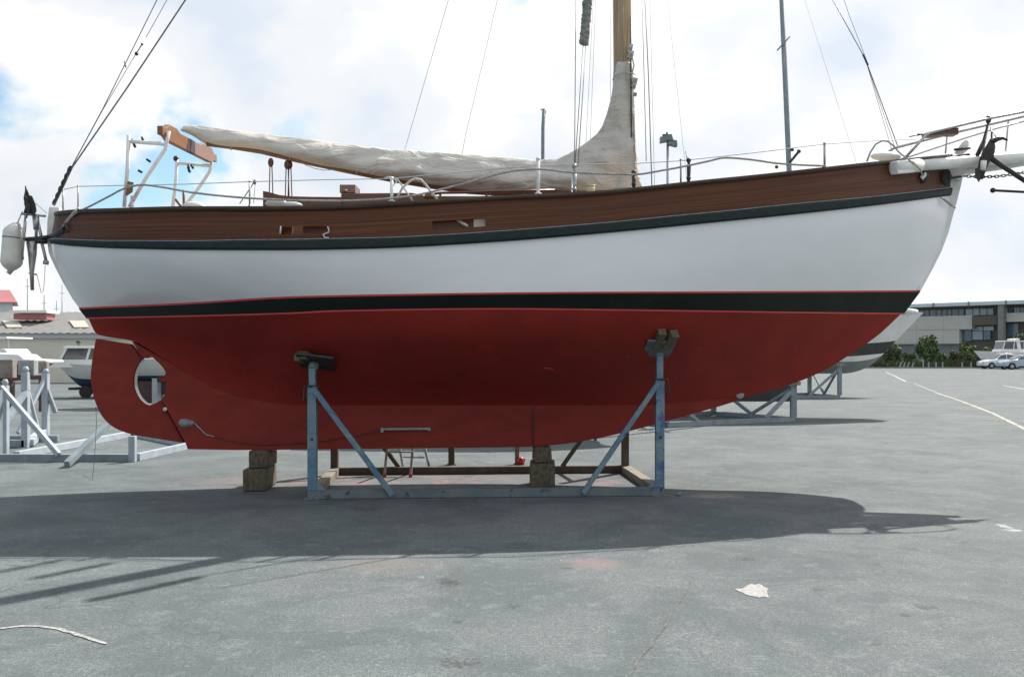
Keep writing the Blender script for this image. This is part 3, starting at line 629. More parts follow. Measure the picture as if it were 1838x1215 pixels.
m = MB(); m.ball(bp(348, 372, .9), .085, 12, (1.4, 1, .7)); m.build('cockpit_cushion', 'gel_white', boat)
m = MB(); m.tube([bp(329, 376, .95), bp(315, 358, .95)], .014, 6); m.tube([bp(330, 372, .85), bp(329.5, 341, .85)], .013, 6); m.tube([bp(347, 372, .85), bp(346, 361, .85)], .016, 6); m.build('tiller', 'gallows_wood', boat)

# mast, boom, sail cover
mast_s = sb(1121, 340)[0]
m = MB(); m.tube([BW(mast_s-.006*i, 0, 2.5+i*.6) for i in range(17)], [.103]*10+[.10, .095, .09, .085, .08, .07, .06], 24); mast = m.build('mast', 'spar', boat)
m = MB(); m.tube([bp(1132, 30, .12), bp(1133.5, 300, .12)], .008, 6); m.build('sail_track', 'dark_metal', mast)
m = MB()
for px, py, w_, h_ in ((1131, 88, .05, .09), (1132, 99, .06, .08), (1139, 146, .06, .06), (1138, 155, .04, .05), (1140, 170, .035, .03)):
    m = MB(); m.box(bp(px, py, .16), (w_, .06, h_), ry=R(12)); m.tube([bp(px, py, .12), bp(px, py, .2)], .022, 8); m.build('winch', 'steel', mast)
m = MB(); m.tube([bp(x, y, .15) for x, y in ((1131, 100), (1126, 112), (1124, 130), (1127, 146), (1134, 135), (1138, 118), (1135, 104))], .008, 6); m.tube([bp(1100, 145, .1), bp(1104, 136, .13), bp(1118, 131, .16), bp(1135, 132, .15), bp(1140, 134, .08)], .008, 6); m.build('halyard_tail', 'rope', mast)
m = MB()
for x in (1118, 1110): m.tube([bp(x, -10, .105), bp(x+.8, 112, .106)], .0035, 5)
m.build('mast_halyard', 'rope', mast)
bpts = [(372, 256), (420, 262), (470, 270), (540, 287), (620, 304), (700, 320), (770, 332), (840, 342), (920, 347), (1000, 347), (1110, 345)]
m = MB(); m.tube([bp(x, y-3, 0) for x, y in bpts], .06, 10); boom = m.build('boom', 'boom', boat)
TOP = [(324, 233), (330, 225.5), (345, 224), (380, 229), (440, 236.5), (500, 243.5), (560, 250), (620, 259), (700, 268), (760, 271.5), (820, 276), (900, 281.5), (960, 287.5), (1000, 285), (1018, 277), (1035, 268), (1055, 254), (1072, 240), (1081, 227), (1089, 205), (1096, 180), (1101, 155), (1105, 125), (1107, 111), (1134, 111), (1138, 150), (1140, 230), (1145, 290), (1152, 333)]
BOT = [(324, 234), (345, 243), (370, 258), (400, 262.5), (460, 268), (520, 282), (580, 297), (620, 303.5), (690, 318), (740, 326), (800, 335), (860, 343), (930, 345), (1000, 343), (1068, 342), (1120, 339), (1152, 336)]
def tri(x): return noise.noise(V((x, 3.1, 7.7)))
def ctop(px):
    # straight interpolation so that steep parts stay steep
    for (a, ya), (b, yb) in zip(TOP, TOP[1:]):
        if a <= px <= b: return lerp(ya, yb, (px-a)/(b-a))
    return TOP[-1][1]
cs = [324+i*(960-324)/90 for i in range(91)]+[960+(1152-960)*i/84 for i in range(1, 85)]
m = MB(); grid = []
NS = 44
for px in cs:
    yt, yb = ctop(px), interp(BOT, px); hpx = max(1.0, yb-yt); ringp = []
    yt += 1.8*noise.noise(V((px*.045, 0, 1)))+1.3*noise.noise(V((px*.12, 5, 1))) if 350 < px < 1000 else 0
    endt = min(1, (px-320)/25)*min(1, max(.12, (1153-px)/14))
    wl = .04+.13*min(1, (px-322)/200)*endt
    for k in range(NS+1):
        a = k/NS                                     # 0 bottom near .. 1 top .. then mirrored
        v = a; y = lerp(yb, yt, v)
        prof = (math.sin(math.pi*min(1, v*.94+.06))**.55)*(1-.42*v)
        wdt = wl*prof
        sX = px*.0105; zz = y*.0105
        # folds sweep from the boom up towards the mast
        k1 = noise.noise(V((sX*.75-zz*.7, zz*1.9+sX*.55, 3.3)))+.5*noise.noise(V((sX*2-zz*1.6, zz*4+sX*1.4, 9.3)))
        k2 = noise.noise(V((sX*3.4, zz*.8, 1.3)))+.35*abs(noise.noise(V((sX*7.5, zz*2.2+1, 4.3))))
        amp = .105*min(1, hpx/50)*math.sin(math.pi*min(1, max(0, v)))
        dn = amp*k1+.022*k2*math.sin(math.pi*v)*(1 if px < 1000 else .5)
        over = .122*math.sqrt(max(0, 1-((px-1121)/20)**2))*min(1, (1-v)*30+.85)
        ringp.append((px, y, max(.004, wdt+dn, over+.012*k1)))
    grid.append(ringp)
near = [[bp(px, y, b) for px, y, b in r] for r in grid]
far = [[BW(sb(px, y, b)[0], -b, sb(px, y, b)[1]) for px, y, b in r] for r in grid]
full = [n_+f_[::-1] for n_, f_ in zip(near, far)]
full = [r+[r[0]] for r in full]
m.grid(full, True); cover = m.build('sail_cover', 'canvas', boat, merge=True)
for x in (415, 520, 640, 760, 880): m = MB(); m.tube([bp(x, interp(BOT, x)-3, .05), bp(x, interp(BOT, x)+6, .04)], .008, 5); m.build('cover_lacing', 'rope', cover)
m = MB(); m.tube([bp(x, y, .12) for x, y in ((538, 291), (550, 297), (565, 303), (583, 306), (600, 305))], .004, 5); m.build('reefing_line', 'rope', boom)

# boom gallows: a beam lying athwart on two white tube frames
g0, g1 = bp(294, 236, .80), bp(380, 281, -.80)
sg = (sb(294, 236, .8)[0]+sb(380, 281, -.8)[0])/2
gz = (g0.z+g1.z)/2
gp0, gp1 = BW(sg, .84, gz), BW(sg, -.86, gz)
def gall(name, t0, t1, mat):
    m = MB(); a, b = g0.lerp(g1, t0), g0.lerp(g1, t1); n = 8; A_, B_ = [], []
    d = (g1-g0).normalized(); r = V((d.y, -d.x, 0)).normalized()
    for i in range(n+1):
        t = i/n; p = a.lerp(b, t); T = lerp(t0, t1, t); hh = .085
        top = hh if (T < .25 or T > .72) else hh-.03
        if T < .03: top -= .05
        if T > .97: top -= .05
        A_.append(p+V((0, 0, top))); B_.append(p-V((0, 0, hh*(.6 if T < .03 or T > .97 else 1))))
    o = A_+B_[::-1]; m.prism([p+r*.028 for p in o], [p-r*.028 for p in o]); return m.build(name, mat, boat, bevel=.006)
gb = gall('gallows_beam', -.07, .46, 'gallows_wood'); gall('gallows_beam', .46, .56, 'dark_metal'); gall('gallows_beam', .56, 1.07, 'gallows_pink')
def frame(pts, b, name='gallows_frame'):
    m = MB()
    for seg in pts: m.tube([bp(x, y, b) for x, y in seg], .019, 10)
    return m.build(name, 'white_metal', boat)
gf1 = frame([[(231, 243), (229, 300), (223, 372)], [(231, 254), (297, 259)], [(303, 236), (300, 252), (297, 268), (262, 320), (232, 372)], [(238, 352), (236, 375)]], .82)
gf2 = frame([[(318, 286), (315, 330), (310, 372)], [(318, 293), (378, 298)], [(381, 282), (379, 298), (376, 309), (355, 340), (330, 372)]], -.80)
for (a, b_) in (((236, 250), (243, 265)), ((255, 246), (257, 255)), ((263, 286), (270, 291)), ((248, 306), (255, 310))): m = MB(); m.tube([bp(*a, .8), bp(*b_, .8)], .013, 6); m.build('cam_cleat', 'dark_metal', gf1)
m = MB(); m.ball(bp(316, 285, -.8), .035, 8); m.build('frame_cap', 'dark_metal', gf2)
for (a, b_) in (((338, 295), (339, 308)), ((343, 296), (347, 303)), ((337, 300), (341, 310))): m = MB(); m.tube([bp(*a, -.76), bp(*b_, -.76)], .014, 6); m.build('cam_cleat', 'dark_metal', gf2)
m = MB(); m.prism([bp(x, y, .9) for x, y in ((229, 325), (240, 328), (238, 345), (228, 352), (225, 349))], [bp(x, y, .85) for x, y in ((229, 325), (240, 328), (238, 345), (228, 352), (225, 349))]); m.build('name_board', 'gallows_wood', gf1)
# mainsheet tackle
for px, r_ in ((486, .042), (515, .042), (520, .042)):
    m = MB(); m.ball(bp(px, 292 if px < 500 else 296, .05 if px < 518 else -.05), r_, 12, (.75, .45, 1.2))
    for dx_ in (-3, 4): m.tube([bp(px+dx_*.5, 298, .05), bp(px+dx_, 356, .05)], .006, 5)
    m.build('mainsheet_block', 'varnish', boom)

# stanchions, lifelines
def stan(px, y0, y1, r=.012, mat='white_metal', name='stanchion', b=None, lean=0):
    b = rail_b(px)-.04 if b is None else b
    m = MB(); m.tube([bp(px, y1, b), bp(px+lean, y0, b)], r, 8); m.ball(bp(px+lean, y0, b), r*1.4, 8); m.tube([bp(px, y1, b), bp(px, y1-2, b)], r*2, 8); return m.build(name, mat, boat)
stan(966, 286, 349, .017); stan(703, 321, 362, .015); stan(1480, 258, 302, .012, 'steel'); stan(1222, 287, 331, .009, 'steel'); stan(448, 326, 371, .008, 'steel'); stan(140, 334, 376, .007, 'steel'); stan(113, 341, 380, .008, 'steel')
life = [(112, 341), (140, 335), (250, 332.5), (330, 331), (448, 326.5), (580, 323), (703, 321), (830, 309), (966, 297), (1137, 294), (1222, 289), (1350, 275), (1480, 259), (1570, 253), (1650, 250)]
m = MB(); m.tube([bp(x, y, rail_b(x)-.04) for x, y in life], .0045, 5); m.build('lifeline', 'far_wire', boat)
m = MB(); m.tube([bp(456, 325, .9), bp(452, 334, .9), bp(430, 366, .9)], .005, 5); m.tube([bp(458, 331, .9), bp(455, 365, .9)], .003, 5); m.ball(bp(457, 327, .9), .022, 8, (.8, .6, 1.3)); m.build('guardrail_gate', 'wire', boat)

# standing and running rigging (each a wire of its own)
def wire(name, pts, r, mat='wire', parent=boat):
    m = MB(); m.tube([bp(*p) for p in pts], r, 5); return m.build(name, mat, parent)
wire('backstay', [(360, -40, 0), (333, 0, 0), (228, 158, 0), (130, 300, 0), (97, 370, 0)], .009)
wire('backstay', [(302, -40, 0), (282, 0, 0), (185, 195, 0), (122, 312, 0)], .005)
wire('running_line', [(318, -40, 0), (300, 0, 0), (262, 68, 0)], .0035); wire('running_line', [(244, 97, 0), (183, 200, 0), (121, 314, 0)], .004)
m = MB(); m.tube([bp(244, 98, 0), bp(255, 80, 0)], .006, 5); m.ball(bp(245, 97, 0), .022, 8); m.ball(bp(255, 80, 0), .014, 8); m.build('shackle', 'dark_metal', boat); m = MB(); m.tube([bp(223, 110, 0), bp(226, 122, 0)], .006, 5); m.build('shackle', 'dark_metal', boat)
m = MB(); n_ = 40
m.tube([bp(lerp(127, 95, i/n_), lerp(298, 368, i/n_), .01) for i in range(n_+1)], [(.010+.013*abs(math.sin(i*.47))*(1-.3*abs(i-20)/20)) for i in range(n_+1)], 8)
m.tube([bp(122, 316, .03), bp(104, 352, .03)], .009, 6); m.build('turnbuckle', 'dark_metal', boat)
for a, b_ in (((1034, -20), (1031, 300)), ((1047, 78), (1031, 312)), ((1052, 78), (1037, 300))): wire('shroud', [(*a, 1.1), (*b_, 1.45)], .0045)
wire('shroud', [(1152, -20, 1.0), (1160, 290, 1.4)], .004); wire('shroud', [(1157, -20, 1.0), (1164, 140, 1.2), (1170, 334, 1.4)], .0055)
for a, b_ in (((1066, -20), (1050, 290)), ((1070, -20), (1058, 290)), ((1095, -20), (1096, 240)), ((1166, -20), (1175, 335))): wire('halyard', [(*a, -1.0), (*b_, -1.2)], .003, 'far_wire')
wire('topping_lift', [(812, -20, -.3), (805, 0, -.3), (728, 264, -.1), (715, 315, .1)], .0035, 'far_wire'); wire('topping_lift', [(900, -20, -.9), (893, 0, -.9), (835, 246, -.6), (829, 280, -.5)], .003, 'far_wire')
for px, y0, y1 in ((1031, 296, 347), (1137.5, 308, 338), (1236, 286, 327)):
    bb = rail_b(px)-.02; m = MB()
    m.tube([bp(px, y0, bb), bp(px+.5, y0+(y1-y0)*.35, bb)], .014, 8); m.tube([bp(px+.5, y0+(y1-y0)*.3, bb), bp(px, y1, bb)], [.022, .014], 8); m.ball(bp(px, y0+2, bb), .026, 8); m.ball(bp(px, y1-7, bb), .024, 8)
    m.build('deadeye', 'dark_metal' if px > 1100 else 'steel', boat)
m = MB(); m.tube([bp(1028, 316, 1.5), bp(1026, 345, 1.5), bp(1032, 345, 1.5), bp(1033, 318, 1.5)], .008, 6); m.build('shackle', 'white_metal', boat)
wire('shroud', [(1231, 272, 1.3), (1236, 300, 1.38)], .006, 'wire')
# forward stays
for a in ((1603, 262), (1599, 268), (1594, 274)): wire('forestay', [(1478, -30, .0), (1553, 106, .0), (a[0]+8, a[1], .05)], .0055 if a[0] > 1600 else .003)
wire('forestay', [(1505, -30, .0), (1525, 30, 0), (1556, 110, 0)], .003)
m = MB(); m.tube([bp(1549, 98, 0), bp(1558, 118, 0)], .012, 6); m.build('shackle', 'dark_metal', boat)
def fuzz(name, pts, r, seed, parent=boat, label=None):
    m = MB(); P = [V(p) for p in pts]; n = 60; rr = []; pp_ = []
    for i in range(n+1):
        t = i/n*(len(P)-1); k = min(int(t), len(P)-2); pp_.append(P[k].lerp(P[k+1], t-k)+V((noise.noise(V((i*.4, seed, 0)))*.012, 0, 0)))
        rr.append(r*(.78+.30*abs(noise.noise(V((i*.9, seed, 2))))+.12*(i % 2))*(1 if 0 < i < n else .5))
    m.tube(pp_, rr, 12); return m.build(name, 'baggy', parent)
M['baggy'] = pm('baggy', (.30, .31, .29), (.15, .16, .15), 30, .95, .8, detail=6)
fuzz('chafe_guard', [bp(1055, -60, 1.15), bp(1055, 0, 1.15), bp(1051, 45, 1.15), bp(1048, 82, 1.15)], .052, 1)
def shp(px, py, z):     # point whose shadow falls on the ground at that pixel
    g_ = at(px, py, gd(py)); return V((g_.x+.61*z, g_.y+.77*z, z))
fuzz('chafe_guard', [shp(195, 1011, 6.3), shp(65, 1037, 7.0)], .05, 2)
fuzz('chafe_guard', [shp(118, 1003, 7.0), shp(0, 1026, 7.6), shp(-60, 1038, 8.0)], .04, 3)
wire('shroud', [(1098, -400, -1.2), (1110, 240, -1.45)], .0045)

# coils and hoops on the rail
m = MB(); m.tube([bp(x, y, 1.5) for x, y in ((690, 321), (697, 318), (706, 319), (712, 326), (706, 332), (702, 340))], .009, 6)
m.tube([bp(x, y, 1.45) for x, y in ((712, 357), (722, 338), (735, 326), (745, 321), (756, 323), (765, 333), (774, 345), (785, 358))], .012, 6)
m.tube([bp(x, y, 1.45) for x, y in ((702, 321), (713, 322), (722, 334), (735, 352), (741, 361))], .008, 6); m.build('coiled_sheet', 'rope_white', boat)

# bow: twin-spar bowsprit platform, pulpit
SPR = [(1604, 301, rail_b(1604)+.075), (1650, 297.5, rail_b(1650)+.085), (1700, 293.5, .40), (1780, 287, .32), (1850, 281, .22), (1895, 277.5, .12)]
def sprit(b, name):
    m = MB(); P = [bp(*p) for p in SPR]
    if b < 0: P = [BW(*(lambda s_, z_, k_: (s_, -k_, z_))(*sb(px, py, k), k)) for px, py, k in SPR]
    m.tube(P[1:], [.058, .064, .066, .062, .05], 16); m.tube(P[:2], [.066, .072], 4+8); m.build(name, 'white_trim', boat)
sprit(1, 'bowsprit_beam'); sprit(-1, 'bowsprit_beam')
m = MB(); m.beam(bp(1604, 302, rail_b(1604)+.085), bp(1636, 299.5, rail_b(1636)+.095), .10, .135); m.build('bowsprit_heel', 'white_trim', boat, bevel=.012)
m = MB()
for i in range(5):
    bb = -.26+.13*i; sA, zA = sb(1690, 288, .3); sB, zB = sb(1885, 270, .2)
    k = 1-.5; m.beam(BW(sA, bb, zA+.0), BW(sB, bb*.45, zB), .08, .022)
m.build('bowsprit_planking', 'gallows_wood', boat)
m = MB(); side_plate(m, [(1668, 291), (1690, 284), (1740, 275.5), (1742, 280), (1690, 290)], .30, .22); m.build('bow_chock', 'varnish', boat)
m = MB(); m.prism([bp(x, y, .15) for x, y in ((1713, 275), (1718, 268), (1728, 255), (1735, 251), (1739, 256), (1739, 268), (1730, 276), (1722, 281))], [bp(x, y, .10) for x, y in ((1713, 275), (1718, 268), (1728, 255), (1735, 251), (1739, 256), (1739, 268), (1730, 276), (1722, 281))]); m.build('samson_post', 'white_trim', boat)
m = MB(); m.tube([bp(1713, 269, .18), bp(1741, 266, .18)], .014, 8); m.build('mooring_pin', 'dark_metal', boat)
# cathead block under the sprit
m = MB(); side_plate(m, [(1690, 301), (1738, 296), (1735, 306), (1730, 318), (1724, 326), (1712, 318), (1700, 308)], .14, -.14); m.build('sprit_knee', 'white_trim', boat, bevel=.01)
pul = MB(); P1 = [(1625, 283, .42), (1645, 262, .42), (1662, 243, .42), (1668, 239, .41), (1700, 231, .40), (1775, 213, .36), (1838, 201, .28), (1880, 194, .18), (1893, 195, .05)]
pul.tube([bp(*p) for p in P1], .015, 8)
pul.tube([BW(sb(x, y, b)[0], -b, sb(x, y, b)[1]) for x, y, b in P1], .015, 8)
P2 = [(1612, 284, .44), (1640, 270, .42), (1700, 255, .40), (1790, 226, .30), (1838, 212, .26), (1888, 203, .10)]
pul.tube([BW(sb(x, y, b)[0], -b, sb(x, y, b)[1]) for x, y, b in P2], .009, 8)
for (x, y0, y1, dx_, b) in ((1700, 243, 276, -3, -.3), (1810, 217, 272, -5, -.3), (1776, 213, 285, -14, .34)): pul.tube([bp(x, y0, b), bp(x+dx_, y1, b)], .010, 6)
pul = pul.build('pulpit', 'steel', boat)
m = MB(); m.beam(bp(1661, 243, .30), bp(1706, 239, .30), .16, .045); m.box(bp(1708, 238, .3), (.09, .15, .07)); m.build('pulpit_seat', 'varnish', pul)
m = MB(); m.ball(bp(1710, 237, .3), .028, 8); m.build('seat_pin', 'dark_metal', pul); m = MB(); m.tube([bp(1632, 246, .4), bp(1651, 242, .4)], .006, 5); m.tube([bp(1646, 242.5, .4), bp(1655, 241, .4)], .012, 6); m.build('pulpit_fitting', 'dark_metal', pul)
m = MB(); m.ball(bp(1774, 215, .34), .05, 8, (.7, .6, 1)); m.tube([bp(1774, 220, .34), bp(1762, 262, .36), bp(1751, 286, .38)], .012, 6); m.tube([bp(1766, 254, .36), bp(1752, 284, .38)], .024, 6); m.build('anchor_tackle', 'dark_metal', pul)
m = MB(); m.tube([bp(x, y, rail_b(1600)+.0 if x < 1625 else rail_b(1640)+.19-.0) for x, y in ((1556, 290), (1562, 274), (1572, 259), (1583, 253), (1593, 254), (1604, 262), (1613, 273), (1620, 279), (1640, 293), (1652, 305), (1656, 316))], .0095, 6); m.build('rope_loop', 'rope', boat)
m = MB(); m.ball(bp(1590, 281, .2), .11, 14, (1.6, .6, .45)); m.build('forehatch', 'gel_white', boat)
m = MB(); m.ball(bp(1657, 316, rail_b(1657)), .072, 14, (.85, .5, 1.15)); m.build('hawse_lip', 'dark_metal', boat)
m = MB(); m.tube([bp(x, y, rail_b(1657)+.05) for x, y in ((1660, 310), (1660, 315), (1656, 321), (1653, 316))], .018, 8); m.build('fairlead', 'white_trim', boat)
m = MB(); m.ball(bp(1698, 318, .27), .085, 12, (.75, .3, 1.2)); m.build('hawse_lip', 'anchor_iron', boat)
m = MB(); m.tube([bp(x, y, .34-.12*i/3) for i, (x, y) in enumerate(((1676, 344), (1690, 356), (1697, 362), (1715, 374)))], .007, 6); m.tube([bp(1694, 358, .27), bp(1708, 369, .2)], .013, 6); m.build('bobstay_end', 'rope', boat)

# stern fittings and the self-steering gear
m = MB(); m.tube([bp(126, 411, rail_b(126)+.0), bp(118, 413, rail_b(118)+.05)], [.05, .075], 14); m.tube([bp(118, 413, rail_b(118)+.04), bp(106, 419, rail_b(112)+.02), bp(92, 425, .2)], [.04, .04, .03], 12); m.build('stern_fairlead', 'dark_metal', boat)
m = MB(); m.tube([bp(x, y, rail_b(x)+.05) for x, y in ((112, 412), (118, 401), (130, 386), (138, 377))], .018, 8); m.build('stern_line', 'rope', boat)
vane = MB(); vb = .12
vane.tube([bp(96, 424, vb), bp(70, 428, vb), (bp(40, 430, vb))], .022, 8); vane.tube([bp(84, 434, vb), bp(50, 432, vb)], .026, 8)
vane.build('vane_bracket', 'dark_metal', boat)
m = MB(); m.tube([bp(57, 434, vb), bp(58, 455, vb), bp(57, 490, vb), bp(58, 521, vb)], [.055, .045, .022, .018], 10); m.tube([bp(52, 490, vb), bp(66, 493, vb)], .01, 6); m.build('servo_blade', 'steel', boat)
m = MB()
for seg in (((47, 385), (44, 412), (42, 432)), ((62, 388), (65, 410), (65, 432)), ((66, 390), (73, 420), (75, 432)), ((75, 436), (80, 456), (83, 470))): m.tube([bp(*p, vb) for p in seg], .017, 8)
m.tube([bp(83, 468, vb), bp(82, 475, vb)], .03, 8); m.tube([bp(38, 384, vb), bp(82, 388, vb)], .014, 6); m.tube([bp(64, 388, vb), bp(66, 412, vb)], .035, 8)
m.build('vane_frame', 'steel', boat)
m = MB()
for o_, b0 in (([(46, 336), (51, 347), (54, 360), (57, 384), (41, 385), (45, 372), (42, 356)], .0), ([(50, 350), (57, 352), (63, 366), (65, 378), (61, 388), (56, 384), (52, 368)], .06), ([(45, 352), (49, 356), (54, 370), (52, 386), (47, 380), (43, 366)], .09)):
    m.prism([bp(x, y, vb+b0) for x, y in o_], [bp(x+1, y, vb+b0-.05) for x, y in o_])
m.tube([bp(46, 334, vb), bp(46, 385, vb)], .008, 6); m.build('vane_head', 'anchor_iron', boat)
m = MB(); m.tube([bp(64, 365, vb), bp(84, 383, vb)], .003, 5); m.tube([bp(40, 380, vb), bp(33, 396, vb), bp(32, 404, vb)], .005, 5); m.build('vane_lines', 'rope', boat)
fd = MB(); a, b_ = bp(27, 400, .2), bp(19, 488, .2)
ps, rs = [], []
for i in range(17):
    t = i/16; ps.append(a.lerp(b_, t)); rs.append(.108*min(1, math.sin(math.pi*min(.5, t*2.3+.05)))*(min(1, math.sin(math.pi*min(.5, (1-t)*2.3+.04)))) )
fend = thing('fender', 'white inflated fender hanging off the stern gear of the big boat', 'fender', tuple(b_))
fd.tube(ps, rs, 20); fd.build('fender_body', 'fender', fend)
m = MB(); m.tube([a+(b_-a)*.30+V((0, 0, 0)), a+(b_-a)*.315], .112, 20); m.build('fender_strap', 'dark_metal', fend)
m = MB(); m.tube([bp(34, 402, .2), bp(37, 412, .32), bp(38, 430, .32), bp(41, 466, .25)], .012, 6); m.tube([bp(21, 484, .2), bp(15, 491, .2)], .025, 8); m.tube([bp(40, 380, .15), bp(33, 398, .2), bp(27, 402, .2)], .006, 6); m.build('fender_rope', 'rope', fend)
m = MB(); m.tube([bp(x, y, .1) for x, y in ((172, 729), (173, 760), (171, 800), (168, 840), (165, 862), (148, 852))], .003, 4)
tag(m.build('hanging_cord', 'wire'), 'thin dark cord trailing down behind the rudder to the asphalt', 'cord')
m = MB(); m.tube([bp(x, y, .1) for x, y in ((81, 476), (80, 500), (78, 522), (74, 526), (68, 500), (66, 492))], .003, 4); m.build('control_line', 'wire', boat)

# mooring rope along the rail
RP = [(104, 416), (118, 402), (134, 384), (160, 371), (195, 353), (225, 338), (255, 332), (290, 336), (340, 345), (400, 352), (450, 356), (520, 359.5), (600, 361), (680, 358), (740, 351.5), (790, 341), (850, 325), (930, 306), (966, 304), (1030, 310), (1137, 313.5), (1190, 306), (1235, 297.5), (1270, 290), (1302, 283.5), (1340, 286), (1400, 294), (1450, 297), (1490, 298.5)]
m = MB(); pts = []
for i in range(len(RP)-1):
    for k in range(6):
        x = lerp(RP[i][0], RP[i+1][0], k/6); pts.append((x, interp(RP, x)))
P = [bp(x, y, rail_b(x)+.045) for x, y in pts]
for ph in (0, 2.09, 4.19):                            # three laid strands
    fine = []
    for i in range(len(P)-1):
        for k in range(5):
            p = P[i].lerp(P[i+1], k/5); an = ph+(i*5+k)*.75; fine.append(p+V((0, math.cos(an)*.0055, math.sin(an)*.0055)))
    m.tube(fine, .0058, 5)
tag(m.build('mooring_rope', 'rope'), 'long laid grey rope looping along the top rail of the big boat', 'rope')

# anchor, its stock, chain
anc = thing('anchor', 'black fisherman anchor hanging from the bowsprit pulpit', 'anchor', tuple(bp(1762, 328, .5)))
ab = .5
m = MB(); m.tube([bp(1779, 284, ab), bp(1800, 299, ab), bp(1838, 324, ab), bp(1890, 360, ab)], [.032, .028, .026, .02], 10); m.build('shank', 'anchor_iron', anc)
m = MB(); m.tube([bp(x, y, ab) for x, y in ((1780, 250), (1779, 262), (1774, 276), (1767, 288), (1763, 302), (1757, 320))], [.02, .05, .07, .06, .05, .045], 10, flat=.6); m.tube([bp(1779, 256, ab), bp(1790, 250, ab), bp(1800, 248.5, ab), bp(1808, 252, ab)], [.03, .026, .016, .012], 8); m.build('arm', 'anchor_iron', anc)
m = MB(); o_ = [(1750, 303), (1763, 300), (1763, 316), (1757, 328), (1750, 317)]
m.prism([bp(x, y, ab+.05) for x, y in o_], [bp(x, y, ab-.05) for x, y in o_]); m.build('fluke', 'anchor_iron', anc)
m = MB(); m.tube([bp(1766, 289, ab+.05), bp(1764, 306, ab+.05)], .032, 10); m.build('lashing_sleeve', 'white_trim', anc)
m = MB(); m.tube([bp(1782, 342, ab-.1), bp(1850, 345.5, ab-.1), bp(1900, 348, ab-.1)], .014, 8); m.ball(bp(1782, 342, ab-.1), .03, 10); m.build('stock', 'anchor_iron', anc)
m = MB(); m.tube([bp(1779, 228, .36), bp(1780, 240, .42), bp(1780, 252, ab)], .010, 6); m.tube([bp(1781, 236, .4), bp(1790, 250, ab)], .005, 5); m.build('hanging_strop', 'dark_metal', anc)
m = MB(); n_ = 19
for i in range(n_):
    x0 = 1733+i*6.2; y0 = 316.5+1.2*math.sin(i*.3)-(max(0, i-9)**1.4)*.28; c_ = bp(x0, y0, .1); a_ = []
    for k in range(9):
        t = 2*math.pi*k/8; d_ = V((math.cos(t)*.030, 0, math.sin(t)*.015)) if i % 2 else V((math.cos(t)*.030, math.sin(t)*.015, 0)); a_.append(c_+d_)
    m.tube(a_, .0055, 4, caps=False)
m.tube([bp(1702, 321, .3), bp(1718, 318, .16), bp(1733, 316.5, .1)], .012, 6)
tag(m.build('anchor_chain', 'anchor_iron'), 'galvanised anchor chain running forward from the bow under the bowsprit', 'chain')

# ------------------------------------------------------------------ main cradle
y1, y2 = 9.97, 10.20
cl, crr = at(561, 893, 9.97), at(1184, 889, 10.20)
cl.z = crr.z = 0
ex = (crr-cl).normalized(); ey = V((-ex.y, ex.x, 0)); LW = (crr-cl).length; CW = 1.98
crd = thing('boat_cradle', 'weathered blue steel boat cradle under the red-bottomed sailing boat', 'cradle', tuple(cl))
def C(a, b, z): return cl+ex*a+ey*b+V((0, 0, z))
bh = .085
m = MB(); m.beam(C(-.045, 0, bh/2+.003), C(LW+.045, 0, bh/2+.003), .085, bh); m.build('base_beam', 'blue_steel_dark', crd, bevel=.005)
m = MB(); m.beam(C(-.045, CW, .045), C(LW+.045, CW, .045), .09, .088); m.build('base_beam', 'rusty_timber', crd, bevel=.005)
for a in (0, LW):
    m = MB(); m.beam(C(a, .045, .045), C(a, CW-.05, .045), .11, .08); m.build('side_beam', 'pale_timber', crd, bevel=.004)
def cz(py, D): return H-(py-HZ)/F*D
for (a, b, ztop, zp, pxp) in ((0, 0, cz(693, 9.97), cz(661, 9.97), 'l'), (LW, 0, cz(681, 10.2), cz(639, 10.2), 'r'), (0, CW, 1.1, 1.27, 'lf'), (LW, CW, 1.15, 1.36, 'rf')):
    mt = 'blue_steel' if b == 0 else 'rusty_timber'
    m = MB(); m.beam(C(a, b, bh+.004), C(a, b, ztop), .088, .088, up=(0, 1, 0)); pst = m.build('post', mt, crd, bevel=.004)
    m = MB(); m.beam(C(a, b, ztop-.1), C(a, b, zp), .066, .066, up=(0, 1, 0)); m.build('jack_tube', 'blue_steel', pst, bevel=.003)
    sg_ = 1 if a == 0 else -1
    m = MB()
    m.beam(C(a+sg_*.03, b-.05 if b == 0 else b+.03, ztop-.04), C(a+sg_*.80, b-.052 if b == 0 else b+.03, .035), .05, .055, up=(0, 1, 0)); m.build('brace', 'blue_steel' if b == 0 else 'rusty_timber', crd, bevel=.004)
    if b == 0:
        m = MB(); s_ = -1 if a == 0 else 1
        z0 = ztop+.0
        m.tube([C(a, -.05, z0-.005), C(a+s_*.075, -.06, z0-.0), C(a+s_*.085, -.06, z0-.14), C(a+s_*.06, -.06, z0-.17), C(a+s_*.05, -.06, z0-.06)], .006, 6); m.tube([C(a-.08, -.06, z0+.005), C(a+.08, -.06, z0+.005)], .007, 6)
        m.build('locking_pin', 'dark_metal', pst)
for a, sg_ in ((0, 1), (LW, -1)):
    m = MB(); m.prism([C(a+sg_*.044, -.046, .09), C(a+sg_*.14, -.046, .09), C(a+sg_*.044, -.046, .19)], [C(a+sg_*.044, -.038, .09), C(a+sg_*.14, -.038, .09), C(a+sg_*.044, -.038, .19)]); m.build('gusset', 'blue_steel', crd)
    m = MB(); m.box(C(a, -.01, .006), (.16, .13, .010), rz=R(3.6)); m.build('foot_plate', 'blue_steel_dark', crd)
    m = MB(); m.tube([C(a, -.044, .60), C(a, -.056, .60)], .014, 8); m.build('bolt', 'dark_metal', crd)
